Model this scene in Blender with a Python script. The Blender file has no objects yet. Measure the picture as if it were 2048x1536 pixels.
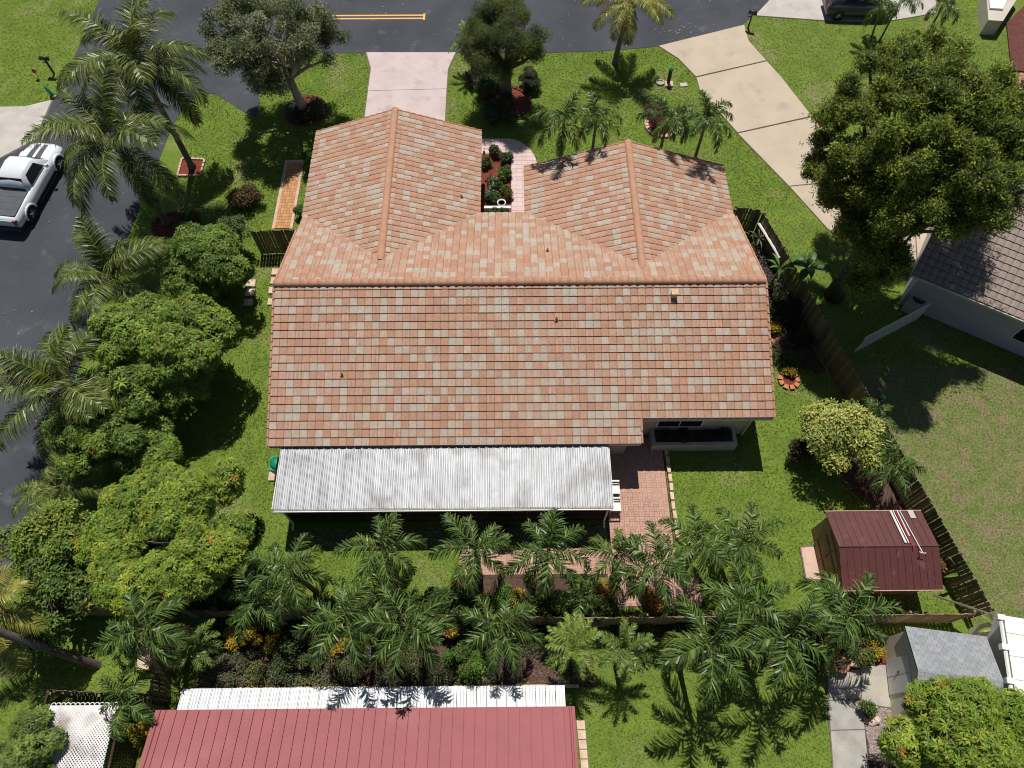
import bpy, math, random
import numpy as np
from mathutils import Vector, Matrix, Quaternion
R = math.radians
random.seed(7); RNG = np.random.default_rng(7)
scn = bpy.context.scene
COL = scn.collection

# ------------------------------------------------------------------ camera, light, exposure
CAM_H, CAM_F, CAM_PITCH, CAM_YAW = 30.0, 1440.0, R(61.9), -0.0082
cam_d = bpy.data.cameras.new("camera"); cam = bpy.data.objects.new("camera", cam_d); COL.objects.link(cam)
cam_d.sensor_width = 36.0; cam_d.lens = 36.0 * CAM_F / 2048.0; cam_d.clip_end = 600; cam_d.clip_start = 0.5
cam.location = (0, 0, CAM_H); cam.rotation_euler = (R(90) - CAM_PITCH, 0, CAM_YAW)
scn.camera = cam
w = bpy.data.worlds.new("World"); scn.world = w; w.use_nodes = True
nt = w.node_tree; nt.nodes.clear()
sky = nt.nodes.new('ShaderNodeTexSky'); sky.sky_type = 'NISHITA'; sky.sun_disc = False
sky.sun_elevation = R(64.8); sky.sun_rotation = R(0); sky.altitude = 0; sky.dust_density = 0.6; sky.air_density = 1.0
bgn = nt.nodes.new('ShaderNodeBackground'); bgn.inputs['Strength'].default_value = 0.05
wo = nt.nodes.new('ShaderNodeOutputWorld')
nt.links.new(sky.outputs[0], bgn.inputs[0]); nt.links.new(bgn.outputs[0], wo.inputs[0])
sun_d = bpy.data.lights.new("sun", 'SUN'); sun_d.energy = 4.8; sun_d.angle = R(0.53); sun_d.color = (1.0, 0.955, 0.89)
sun = bpy.data.objects.new("sun", sun_d); COL.objects.link(sun)
sun.rotation_euler = Vector((0.035, -0.47, -1.0)).to_track_quat('-Z', 'Y').to_euler()
sun.location = (0, 14, 40)
scn.view_settings.view_transform = 'Standard'; scn.view_settings.look = 'None'
scn.cycles.pixel_filter_type = 'BLACKMAN_HARRIS'; scn.cycles.filter_width = 1.1
scn.view_settings.exposure = 0.0; scn.view_settings.gamma = 1.0; scn.view_settings.use_curve_mapping = False

# ------------------------------------------------------------------ survey helper: where a sight line meets the level z
_f = np.array([math.sin(-CAM_YAW)*math.cos(CAM_PITCH), math.cos(CAM_YAW)*math.cos(CAM_PITCH), -math.sin(CAM_PITCH)])
_r = np.array([math.cos(CAM_YAW), math.sin(-CAM_YAW)*-1, 0.0]); _r /= np.linalg.norm(_r); _u = np.cross(_r, _f)
def P(x, y, z=0.0):
    d = _f + _r*(x-1024)/CAM_F + _u*(768-y)/CAM_F
    t = (z-CAM_H)/d[2]
    return Vector((d[0]*t, d[1]*t, z))
def PXY(x, y, z=0.0):
    p = P(x, y, z); return (p.x, p.y)
def solve_h(top, base):
    b = P(*base, 0); best = (1e9, 1)
    for k in range(8, 280):
        h = k*0.05; d = (P(*top, h).xy - b.xy).length
        if d < best[0]: best = (d, h)
    return best[1]

# ------------------------------------------------------------------ materials
def _n(nt, t, **kw):
    n = nt.nodes.new(t)
    for k, v in kw.items(): setattr(n, k, v)
    return n
MATS = {}
def mat(name, base=(0.5,0.5,0.5), base2=None, rough=0.8, scale=2.0, fine=30.0, fvar=0.25, bump=0.0, bscale=60.0, metal=0.0,
        spec=0.3, attr=False, transl=0.0, stain=None, stain_scale=0.6, stain_lo=0.55, stain_hi=0.7, stretch=None, detail=4.0, contrast=(0.35,0.65)):
    m = bpy.data.materials.new(name); m.use_nodes = True; nt = m.node_tree; nt.nodes.clear(); L = nt.links.new
    out = _n(nt, 'ShaderNodeOutputMaterial'); bs = _n(nt, 'ShaderNodeBsdfPrincipled')
    bs.inputs['Roughness'].default_value = rough; bs.inputs['Metallic'].default_value = metal
    bs.inputs['Specular IOR Level'].default_value = spec
    geo = _n(nt, 'ShaderNodeNewGeometry'); vec = geo.outputs['Position']
    if stretch:
        mp = _n(nt, 'ShaderNodeMapping'); mp.inputs['Scale'].default_value = stretch; L(vec, mp.inputs['Vector']); vec2 = mp.outputs[0]
    else: vec2 = vec
    if attr:
        a = _n(nt, 'ShaderNodeAttribute', attribute_name='Col'); col = a.outputs['Color']
    else:
        rgb = _n(nt, 'ShaderNodeRGB'); rgb.outputs[0].default_value = (*base, 1); col = rgb.outputs[0]
    def noise(sc, det, v):
        n = _n(nt, 'ShaderNodeTexNoise'); n.inputs['Scale'].default_value = sc; n.inputs['Detail'].default_value = det; L(v, n.inputs['Vector']); return n.outputs['Fac']
    def ramp(src, lo, hi):
        r = _n(nt, 'ShaderNodeMapRange'); r.inputs['From Min'].default_value = lo; r.inputs['From Max'].default_value = hi; L(src, r.inputs['Value']); return r.outputs[0]
    def mix(fac, a, b, mode='MIX'):
        x = _n(nt, 'ShaderNodeMix', data_type='RGBA', blend_type=mode); L(fac, x.inputs[0]) if not isinstance(fac, float) else setattr(x.inputs[0], 'default_value', fac)
        L(a, x.inputs[6]) if not isinstance(a, tuple) else setattr(x.inputs[6], 'default_value', (*a, 1))
        L(b, x.inputs[7]) if not isinstance(b, tuple) else setattr(x.inputs[7], 'default_value', (*b, 1))
        return x.outputs[2]
    if base2 is not None: col = mix(ramp(noise(scale, detail, vec2), *contrast), col, base2)
    if stain is not None: col = mix(ramp(noise(stain_scale, 6.0, vec), stain_lo, stain_hi), col, stain)
    if fvar > 0:
        fr = _n(nt, 'ShaderNodeMapRange'); fr.inputs['From Min'].default_value = 0.3; fr.inputs['From Max'].default_value = 0.7
        fr.inputs['To Min'].default_value = 1-fvar; fr.inputs['To Max'].default_value = 1+fvar; L(noise(fine, 3.0, vec2), fr.inputs['Value'])
        vm = _n(nt, 'ShaderNodeVectorMath', operation='SCALE'); L(col, vm.inputs[0]); L(fr.outputs[0], vm.inputs['Scale']); col = vm.outputs[0]
    L(col, bs.inputs['Base Color'])
    if bump > 0:
        b = _n(nt, 'ShaderNodeBump'); b.inputs['Strength'].default_value = 1.0; b.inputs['Distance'].default_value = bump
        L(noise(bscale, 3.0, vec2), b.inputs['Height']); L(b.outputs[0], bs.inputs['Normal'])
    sh = bs.outputs[0]
    if transl > 0:
        t = _n(nt, 'ShaderNodeBsdfTranslucent'); L(col, t.inputs['Color']); ms = _n(nt, 'ShaderNodeMixShader'); ms.inputs[0].default_value = transl
        L(sh, ms.inputs[1]); L(t.outputs[0], ms.inputs[2]); sh = ms.outputs[0]
    L(sh, out.inputs[0]); MATS[name] = m; return m

m_bedding= mat('joint_grit', (0.17,0.145,0.115), (0.13,0.11,0.09), 0.95, 5, 40, 0.3)
m_soil   = mat('soil', (0.06,0.042,0.028), (0.10,0.075,0.05), 0.95, 3, 40, 0.4, 0.02, 50)
m_lawn   = mat('lawn_green', (0.155,0.22,0.035), (0.12,0.18,0.03), 0.9, 0.9, 9, 0.18, 0.03, 30, spec=0.1, stain=(0.24,0.23,0.10), stain_scale=0.35, stain_lo=0.56, stain_hi=0.75)
m_lawndry= mat('lawn_dry', (0.18,0.18,0.075), (0.12,0.165,0.04), 0.9, 1.6, 12, 0.4, 0.03, 30, spec=0.1, stain=(0.20,0.165,0.09), stain_scale=1.3, stain_lo=0.5, stain_hi=0.65)
m_grass  = mat('grass_blade', attr=True, rough=0.6, fvar=0.22, fine=1.2, transl=0.45, spec=0.25)
m_asph   = mat('asphalt', (0.048,0.052,0.063), (0.066,0.071,0.083), 0.9, 0.35, 18, 0.22, 0.006, 60, spec=0.25, stain=(0.115,0.12,0.13), stain_scale=0.9, stain_lo=0.60, stain_hi=0.82)
m_yellow = mat('yellow_paint', (0.78,0.44,0.10), (0.66,0.38,0.11), 0.7, 6, 40, 0.15)
m_conc   = mat('pale_concrete', (0.50,0.47,0.42), (0.42,0.39,0.35), 0.9, 1.2, 30, 0.07, 0.003, 50, stain=(0.25,0.24,0.22), stain_scale=1.1, stain_lo=0.66, stain_hi=0.9)
m_cream  = mat('cream_concrete', (0.50,0.415,0.315), (0.455,0.375,0.285), 0.9, 0.8, 30, 0.05, 0.003, 50, stain=(0.29,0.245,0.195), stain_scale=0.7, stain_lo=0.58, stain_hi=0.85)
m_pinkc  = mat('pink_concrete', (0.55,0.455,0.44), (0.50,0.41,0.395), 0.9, 1.0, 30, 0.06, 0.003, 50, stain=(0.40,0.29,0.27), stain_scale=1.2, stain_lo=0.56, stain_hi=0.82)
m_greyc  = mat('grey_concrete', (0.40,0.38,0.34), (0.30,0.28,0.25), 0.9, 1.6, 30, 0.12, 0.003, 50, stain=(0.52,0.46,0.34), stain_scale=0.6, stain_lo=0.5, stain_hi=0.8)
m_tile   = mat('roof_tile_clay', attr=True, rough=0.75, fvar=0.10, fine=9.0, bump=0.002, bscale=120, spec=0.3)
m_cap    = mat('ridge_clay', (0.43,0.235,0.15), (0.38,0.205,0.13), 0.75, 3, 25, 0.08)
m_stucco = mat('stucco', (0.55,0.50,0.42), (0.50,0.45,0.38), 0.9, 1.5, 50, 0.06, 0.004, 90)
m_stuccow= mat('white_stucco', (0.42,0.41,0.42), (0.38,0.37,0.38), 0.9, 1.0, 50, 0.06, 0.004, 90)
m_white  = mat('white_paint', (0.78,0.77,0.74), (0.70,0.69,0.66), 0.6, 2, 30, 0.04)
m_metal  = mat('weathered_aluminium', (0.35,0.36,0.38), (0.27,0.275,0.285), 0.60, 1.6, 7, 0.07, 0.003, 4, metal=0.8, spec=0.5, stretch=(2.4,0.5,1.0), contrast=(0.38,0.70), stain=(0.16,0.16,0.155), stain_scale=1.0, stain_lo=0.50, stain_hi=0.80)
m_awn    = mat('white_metal', (0.60,0.62,0.64), (0.48,0.49,0.50), 0.62, 2.2, 20, 0.06, 0.002, 10, metal=0.45, spec=0.5, stretch=(3.0,0.7,1.0))
m_red    = mat('red_metal', (0.315,0.098,0.10), (0.285,0.088,0.092), 0.65, 1.2, 25, 0.05, spec=0.25, stain=(0.37,0.15,0.145), stain_scale=0.5, stain_lo=0.55, stain_hi=0.85)
m_seam   = mat('dark_red_seam', (0.28,0.06,0.065), None, 0.6, fvar=0.1)
m_shedr  = mat('maroon_metal', (0.105,0.034,0.029), (0.088,0.028,0.025), 0.5, 1.5, 20, 0.12, spec=0.4, stain=(0.19,0.085,0.075), stain_scale=2.0, stain_lo=0.6, stain_hi=0.85)
m_tan    = mat('tan_boards', (0.36,0.22,0.12), (0.28,0.17,0.09), 0.8, 3, 25, 0.15)
m_fence  = mat('weathered_fence', (0.24,0.18,0.11), (0.14,0.11,0.07), 0.9, 4, 30, 0.3, 0.004, 60, stretch=(1,1,0.3), stain=(0.10,0.11,0.05), stain_scale=0.6)
m_fencel = mat('grey_wood', (0.34,0.25,0.16), (0.20,0.15,0.10), 0.9, 4, 30, 0.3, 0.004, 60, stretch=(1,1,0.3))
m_dark   = mat('dark_void', (0.02,0.018,0.016), None, 0.9, fvar=0.1)
m_brown  = mat('brown_panel', (0.09,0.05,0.035), (0.07,0.04,0.03), 0.7, 2, 20, 0.15)
m_glass  = mat('window_glass', (0.015,0.02,0.03), None, 0.12, fvar=0.0, spec=0.25)
m_shing  = mat('grey_shingle', attr=True, rough=0.95, fvar=0.18, fine=40, bump=0.003, bscale=150)
m_ntile  = mat('brown_tile', attr=True, rough=0.85, fvar=0.12, fine=12)
m_brick  = mat('brick_clay', attr=True, rough=0.9, fvar=0.12, fine=30, bump=0.002, bscale=90)
m_mulchr = mat('red_mulch', (0.22,0.055,0.03), (0.12,0.03,0.02), 0.95, 14, 60, 0.5, 0.02, 60)
m_mulch  = mat('brown_mulch', (0.12,0.07,0.05), (0.07,0.04,0.03), 0.95, 14, 60, 0.4, 0.02, 60)
m_leaf   = mat('leaf', attr=True, rough=0.48, fvar=0.2, fine=2.5, transl=0.22, spec=0.28)
m_leafm  = mat('leaf_matte', attr=True, rough=0.55, fvar=0.25, fine=1.6, transl=0.25, spec=0.25)
m_frond  = mat('palm_leaf', attr=True, rough=0.40, fvar=0.2, fine=3, transl=0.12, spec=0.40)
m_bark   = mat('bark', (0.17,0.14,0.11), (0.09,0.075,0.06), 0.95, 5, 30, 0.3, 0.01, 40)
m_barkp  = mat('pale_bark', (0.36,0.32,0.26), (0.24,0.21,0.17), 0.95, 5, 30, 0.25, 0.01, 40)
m_creamp = mat('cream_panel', (0.72,0.66,0.53), (0.66,0.60,0.48), 0.8, 2, 30, 0.05)
m_palmt  = mat('palm_trunk', (0.22,0.19,0.15), (0.13,0.11,0.085), 0.9, 6, 30, 0.2, 0.006, 40, stretch=(1,1,4))
m_shaft  = mat('crownshaft', (0.16,0.22,0.06), (0.10,0.16,0.04), 0.5, 3, fvar=0.1)
m_gravel = mat('gravel', attr=True, rough=0.95, fvar=0.2, fine=20)
m_black  = mat('black_metal', (0.02,0.02,0.022), None, 0.45, fvar=0.1, spec=0.5)
m_rubber = mat('rubber', (0.018,0.018,0.018), None, 0.8, fvar=0.1)
m_paintw = mat('white_car_paint', (0.74,0.76,0.80), None, 0.22, fvar=0.0, spec=0.7)
m_paintd = mat('charcoal_car_paint', (0.05,0.052,0.06), None, 0.22, fvar=0.0, spec=0.7)
m_chrome = mat('alloy', (0.6,0.6,0.62), None, 0.25, fvar=0.0, metal=0.9)
m_tonneau= mat('grey_vinyl', (0.085,0.09,0.105), (0.07,0.075,0.09), 0.6, 2, fvar=0.08)
m_lampr  = mat('tail_lamp_red', (0.45,0.02,0.02), None, 0.25, fvar=0.0)
m_green  = mat('green_plastic', (0.0,0.22,0.10), (0.0,0.18,0.08), 0.4, 2, fvar=0.05)
m_terra  = mat('terracotta', (0.50,0.20,0.10), (0.42,0.17,0.09), 0.85, 6, fvar=0.12)
m_stone  = mat('limestone', (0.56,0.38,0.22), (0.66,0.54,0.44), 0.95, 3, 30, 0.12, 0.01, 30)
m_stonep = mat('pink_kerb', (0.52,0.34,0.27), (0.60,0.42,0.34), 0.95, 3, 30, 0.12)
m_pole   = mat('pole_wood', (0.17,0.145,0.12), (0.10,0.085,0.07), 0.95, 4, 30, 0.2, 0.006, 60, stretch=(1,1,0.2))
m_blue   = mat('blue_glass', (0.01,0.06,0.22), (0.05,0.25,0.35), 0.12, 18, fvar=0.0, spec=0.8)
m_redp   = mat('red_paint', (0.5,0.05,0.05), None, 0.5, fvar=0.1)
m_rust   = mat('dark_red_brick', (0.14,0.045,0.035), (0.10,0.035,0.03), 0.9, 3, 20, 0.2)

# ------------------------------------------------------------------ mesh helpers
def mesh_np(name, V, F, m, col=None, smooth=False):
    """V (n,3); F list/array of quads or tris (uniform) ; col (nf,3) per face"""
    V = np.asarray(V, dtype=np.float32); F = np.asarray(F, dtype=np.int32); k = F.shape[1]; nf = F.shape[0]
    me = bpy.data.meshes.new(name); me.vertices.add(len(V)); me.vertices.foreach_set('co', V.ravel())
    me.loops.add(nf*k); me.loops.foreach_set('vertex_index', F.ravel())
    me.polygons.add(nf); me.polygons.foreach_set('loop_start', np.arange(0, nf*k, k, dtype=np.int32))
    me.polygons.foreach_set('use_smooth', np.full(nf, bool(smooth)))
    if m is not None: me.materials.append(m)
    if col is not None:
        a = me.color_attributes.new('Col', 'FLOAT_COLOR', 'CORNER')
        c = np.ones((nf, k, 4), dtype=np.float32); c[:, :, :3] = np.asarray(col, dtype=np.float32)[:, None, :]
        a.data.foreach_set('color', c.ravel())
    me.update(calc_edges=True); return me
class MB:
    def __init__(s): s.v = []; s.f = []; s.m = []; s.c = []; s.mi = 0; s.col = (0.5,0.5,0.5); s.sm = []; s.smooth = False
    def add(s, vs, fs):
        o = len(s.v); s.v += [tuple(x) for x in vs]
        for f in fs: s.f.append(tuple(o+i for i in f)); s.m.append(s.mi); s.c.append(s.col); s.sm.append(s.smooth)
        return s
    def box(s, x0, y0, z0, x1, y1, z1):
        return s.add([(x0,y0,z0),(x1,y0,z0),(x1,y1,z0),(x0,y1,z0),(x0,y0,z1),(x1,y0,z1),(x1,y1,z1),(x0,y1,z1)],
              [(0,3,2,1),(4,5,6,7),(0,1,5,4),(1,2,6,5),(2,3,7,6),(3,0,4,7)])
    def obox(s, c, ux, hx, hy, z0, z1, bev=0):
        ux = Vector((ux[0],ux[1],0)).normalized(); uy = Vector((-ux.y,ux.x,0)); c = Vector((c[0],c[1],0))
        q = [c-ux*hx-uy*hy, c+ux*hx-uy*hy, c+ux*hx+uy*hy, c-ux*hx+uy*hy]
        return s.add([(p.x,p.y,z0) for p in q]+[(p.x,p.y,z1) for p in q], [(0,3,2,1),(4,5,6,7),(0,1,5,4),(1,2,6,5),(2,3,7,6),(3,0,4,7)])
    def prism(s, poly, z0, z1):
        n = len(poly); a = sum(poly[i][0]*poly[(i+1)%n][1]-poly[(i+1)%n][0]*poly[i][1] for i in range(n))
        if a < 0: poly = poly[::-1]
        return s.add([(x,y,z0) for x,y in poly]+[(x,y,z1) for x,y in poly],
            [tuple(range(n-1,-1,-1)), tuple(range(n,2*n))]+[(i,(i+1)%n,n+(i+1)%n,n+i) for i in range(n)])
    def tube(s, pts, rad, n=8, caps=True):
        pts = [Vector(p) for p in pts]; rad = rad if isinstance(rad,(list,tuple)) else [rad]*len(pts); vs = []; up = Vector((0.13,0.3,1)).normalized(); side = None
        for i, p in enumerate(pts):
            t = (pts[min(i+1,len(pts)-1)]-pts[max(i-1,0)]).normalized()
            if side is None: side = t.cross(up if abs(t.dot(up))<0.95 else Vector((1,0,0))).normalized()
            side = (side - t*side.dot(t)).normalized(); b = t.cross(side)
            for k in range(n):
                a = 2*math.pi*k/n; vs.append(p+(side*math.cos(a)+b*math.sin(a))*rad[i])
        fs = [(i*n+k, i*n+(k+1)%n, (i+1)*n+(k+1)%n, (i+1)*n+k) for i in range(len(pts)-1) for k in range(n)]
        if caps: fs += [tuple(range(n-1,-1,-1)), tuple((len(pts)-1)*n+k for k in range(n))]
        return s.add(vs, fs)
    def lathe(s, c, prof, n=12):
        vs = []; 
        for r_, z in prof:
            for k in range(n): a = 2*math.pi*k/n; vs.append((c[0]+r_*math.cos(a), c[1]+r_*math.sin(a), c[2]+z))
        fs = [(i*n+k, i*n+(k+1)%n, (i+1)*n+(k+1)%n, (i+1)*n+k) for i in range(len(prof)-1) for k in range(n)]
        fs += [tuple(range(n-1,-1,-1)), tuple((len(prof)-1)*n+k for k in range(n))]
        return s.add(vs, fs)
    def mesh(s, name, mats):
        me = bpy.data.meshes.new(name); me.from_pydata(s.v, [], s.f)
        mats = mats if isinstance(mats,(list,tuple)) else [mats]
        for m in mats: me.materials.append(m)
        me.polygons.foreach_set('material_index', s.m); me.polygons.foreach_set('use_smooth', s.sm)
        a = me.color_attributes.new('Col','FLOAT_COLOR','CORNER'); c = []
        for f, cc in zip(s.f, s.c): c += [cc[0],cc[1],cc[2],1.0]*len(f)
        a.data.foreach_set('color', c); me.update(); return me
    def build(s, name, mats, parent=None): return obj(name, s.mesh(name, mats), parent)
def obj(name, me, parent=None, loc=None, rz=None):
    o = bpy.data.objects.new(name, me); COL.objects.link(o)
    if parent is not None: o.parent = parent
    if loc is not None: o.location = loc
    if rz is not None: o.rotation_euler = (0,0,rz)
    return o
def tag(o, label=None, cat=None, group=None, kind=None):
    if label: o['label'] = label
    if cat: o['category'] = cat
    if group: o['group'] = group
    if kind: o['kind'] = kind
    return o
def thing(name, loc, label, cat, group=None, rz=0):
    o = bpy.data.objects.new(name, None); o.empty_display_size = 0.2; COL.objects.link(o); o.location = loc; o.rotation_euler = (0,0,rz)
    return tag(o, label, cat, group)
def struct(name, mb, m, parent=None):
    o = mb.build(name, m, parent)
    if parent is None: o['kind'] = 'structure'
    return o
def copy_tree(o, parent=None):
    c = o.copy(); COL.objects.link(c); c.parent = parent
    for ch in list(o.children): copy_tree(ch, c)
    return c
def jit(c, a=0.12): 
    k = 1+random.uniform(-a,a); return tuple(max(0,x*k*(1+random.uniform(-a*0.3,a*0.3))) for x in c)
def inpoly(pts, poly):
    x, y = pts[:,0], pts[:,1]; r_ = np.zeros(len(pts), bool); n = len(poly)
    for i in range(n):
        x0,y0 = poly[i]; x1,y1 = poly[(i+1)%n]
        c = ((y0>y)!=(y1>y)); xi = (x1-x0)*(y-y0)/((y1-y0) if y1!=y0 else 1e-9)+x0
        r_ ^= c & (x < xi)
    return r_
def PP(*pts): return [PXY(*p) for p in pts]

# ------------------------------------------------------------------ ground, streets, drives
g = MB(); g.box(-160,-120,-0.5,160,200,-0.02); struct('ground', g, m_lawn)
far = 75.0
POLY_ROAD = PP((198,0),(150,110),(114,194),(104,200),(69,280),(0,318)) + [(-60,28),(-60,-8)] + \
    PP((-60,1500),(0,1190),(20,1160),(36,1105),(60,1035),(95,930),(112,860),(135,790),(170,700),(205,600),(245,500),(285,400),(318,320),(340,262),(368,212),(400,187),(430,187),(462,207),(490,225),(512,234),(520,205),(514,165),(520,126),(560,115),(640,106),(900,105),(1100,105),(1200,102),(1270,97),(1318,92),(1400,74),(1482,52),(1500,36),(1536,4)) + [(24,62),(-16,62)]
mb = MB(); mb.prism(POLY_ROAD, -0.3, 0.0); struct('road', mb, m_asph)
def ribbon(a, b, w):
    a = Vector(a); b = Vector(b); d = (b-a).normalized(); n = Vector((-d.y,d.x))*w/2
    return [tuple(a-n), tuple(b-n), tuple(b+n), tuple(a+n)]
ya = P(850,30.4); yb = P(850,36.6)
for i, yy in enumerate((ya.y, yb.y)):
    mb = MB(); mb.prism([(-14.2,yy-0.065),(ya.x,yy-0.065),(ya.x,yy+0.065),(-14.2,yy+0.065)], 0.001, 0.005)
    struct('road_marking', mb, m_yellow)
mb = MB(); mb.box(ya.x-0.12, yb.y-0.16, 0.001, ya.x+0.02, ya.y+0.16, 0.008); struct('road_marking', mb, m_yellow)
for (x,y) in [(38,492),(130,498),(33,930),(22,1080),(18,1108),(10,1185),(60,430)]:
    pass
# lawns (slightly domed sheets of soil and turf)
EXCL = [POLY_ROAD]
def slab_set(name, polys, m, z1=0.02, cut=0.0):
    root = bpy.data.objects.new(name, None); COL.objects.link(root); root['kind'] = 'structure'; root.location = (0,0,0)
    for p in polys:
        mb = MB(); mb.prism(p, -0.12, z1); mb.build('slab', m, root)
        cx_ = sum(q[0] for q in p)/len(p); cy_ = sum(q[1] for q in p)/len(p); f_ = 1+0.05/max(0.3,min(max(abs(q[0]-cx_) for q in p),max(abs(q[1]-cy_) for q in p)))
        big = [(cx_+(q[0]-cx_)*f_, cy_+(q[1]-cy_)*f_) for q in p]; mb = MB(); mb.prism(big, -0.13-0.001*len(root.children), z1-0.016-0.0004*len(root.children)); mb.build('bedding', m_bedding, root); EXCL.append(big)
    return root
def strip_slabs(L, Rr, gap=0.03):
    """L and R: matching lists of edge points; one slab between each pair of stations"""
    out = []
    for i in range(len(L)-1):
        a, b, c, d = Vector(L[i]), Vector(Rr[i]), Vector(Rr[i+1]), Vector(L[i+1])
        def sh(p, q): v = (q-p); return p+v.normalized()*gap/2
        out.append([tuple(sh(a,d)), tuple(sh(b,c)), tuple(sh(c,b)), tuple(sh(d,a))])
    return out
Ld = PP((733,105),(742,137),(736,182)) + [PXY(727,236)]; Rd = PP((911,105),(896,138),(893,178),(889,250))
d1 = [Ld[0],Rd[0],Rd[1],(Rd[2][0],Rd[2][1]+0.015),(Ld[2][0],Ld[2][1]+0.015),Ld[1]]
gar = [(Ld[2][0],Ld[2][1]-0.015),(Rd[2][0],Rd[2][1]-0.015),(Rd[2][0],29.0),(Ld[2][0],29.0)]
slab_set('driveway', [d1, gar], m_pinkc, 0.022)
slab_set('driveway', [
    PP((1318,92),(1488,50),(1497,82),(1532,121),(1392,153),(1357,117)),
    PP((1393,155.5),(1533.5,123),(1560,152),(1623,232),(1475,265),(1400,180)),
    PP((1476.5,267.5),(1625,234.5),(1640,250),(1745,356),(1578,372)),
    PP((1580,374),(1747,358),(1800,400),(1830,470),(1832,520),(1770,518),(1700,492),(1655,457)),
    PP((1803,402),(1880,420),(1990,400),(2048,395),(2048,460),(1930,500),(1870,521),(1835,520),(1832,470))], m_cream, 0.022)
slab_set('driveway', [PP((0,214),(50,213),(104,200),(69,280),(0,316)) + [(-45,31.5),(-45,37)]], m_conc, 0.02)
slab_set('driveway', [PP((1536,4),(1510,31),(1580,36),(1650,41))+PP((1655,-30),(1560,-30)), PP((1652,41),(1720,44),(1790,40),(1872,26),(1872,-30),(1657,-30))], m_conc, 0.02)

# house footprints used to keep grass out
HX0,HX1 = -9.6,10.65
EXCL += [[(HX0,13.35),(HX1,13.35),(HX1,23.8),(HX0,23.8)], [(HX0,23.0),(-1.85,23.0),(-1.85,29.2),(HX0,29.2)], [(1.3,23.0),(10.6,23.0),(10.6,26.7),(1.3,26.7)], [(HX0+0.3,9.2),(4.0,9.2),(4.0,13.4),(HX0+0.3,13.4)]]

# brick patio
def brick_field(name, cells, m, z0, z1, colf, label_piece, near=(0,0), base_poly=None, base_m=None, gap=0.006, base_name=None):
    """cells: list of (cx,cy,ux,hx,hy). first 300 by distance to the camera as objects, rest joined"""
    root = None
    if base_poly is not None:
        mb = MB(); mb.prism(base_poly, -0.1, z0+0.004); root = struct(name, mb, base_m)
        EXCL.append(base_poly)
    cells = sorted(cells, key=lambda c: (c[0]-near[0])**2+(c[1]-near[1])**2)
    protos = {}
    for i, (cx,cy,ux,hx,hy) in enumerate(cells[:300]):
        key = (round(hx,3), round(hy,3), i%6)
        if key not in protos:
            mb = MB(); mb.col = colf(); e = 0.006
            a, b = hx-gap/2, hy-gap/2
            mb.add([(-a,-b,0),(a,-b,0),(a,b,0),(-a,b,0),(-a,-b,z1-z0-e),(a,-b,z1-z0-e),(a,b,z1-z0-e),(-a,b,z1-z0-e),(-a+e,-b+e,z1-z0),(a-e,-b+e,z1-z0),(a-e,b-e,z1-z0),(-a+e,b-e,z1-z0)],
                   [(0,1,5,4),(1,2,6,5),(2,3,7,6),(3,0,4,7),(4,5,9,8),(5,6,10,9),(6,7,11,10),(7,4,8,11),(8,9,10,11)])
            protos[key] = mb.mesh(label_piece, m)
        o = obj(label_piece, protos[key], root, (cx,cy,z0), math.atan2(ux[1],ux[0]))
    if len(cells) > 300:
        mb = MB()
        for (cx,cy,ux,hx,hy) in cells[300:]:
            mb.col = colf(); mb.obox((cx,cy), ux, hx-gap/2, hy-gap/2, z0, z1)
        o = mb.build(label_piece+'_field', m, root); o['kind'] = 'stuff'
    return root
def pavercol(): return jit(random.choice([(0.47,0.28,0.215),(0.455,0.28,0.225),(0.49,0.295,0.22),(0.44,0.265,0.21)]), 0.05)
cells = []
PX0 = PXY(1219,960)[0]-0.25; PX1 = PXY(1333,960)[0]
pat_poly = [(PX0,13.3),(PX1,13.3),(PX1+0.05,6.9),(PX1+1.0,6.9),(PX1+1.0,5.75),(4.0,5.75),(4.0,6.95),(-2.15,6.95),(-2.15,8.25),(PX0,8.25)]
def on_pat(x,y): return inpoly(np.array([[x,y]]), pat_poly)[0]
k = 0; yy = 5.75
while yy < 13.3:                                    # basket weave of 0.2 m pairs, courses shift where the photo shows runs
    xx = -2.15
    while xx < PX1+1.0:
        cx, cy = xx+0.11, yy+0.11
        if on_pat(cx,cy) and on_pat(cx-0.1,cy-0.1) and on_pat(cx+0.1,cy+0.1):
            i, j = int(round((xx+2.15)/0.22)), int(round((yy-5.75)/0.22))
            if (i+j)%2 == 0 and cy>8.3: cells += [(cx-0.055,cy,(1,0),0.055,0.11),(cx+0.055,cy,(1,0),0.055,0.11)]
            else: cells += [(cx,cy-0.055,(1,0),0.11,0.055),(cx,cy+0.055,(1,0),0.11,0.055)]
        xx += 0.22
    yy += 0.22
brick_field('patio', cells, m_brick, 0.0, 0.035, pavercol, 'brick', near=(5,9), base_poly=pat_poly, base_m=m_soil)

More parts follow.
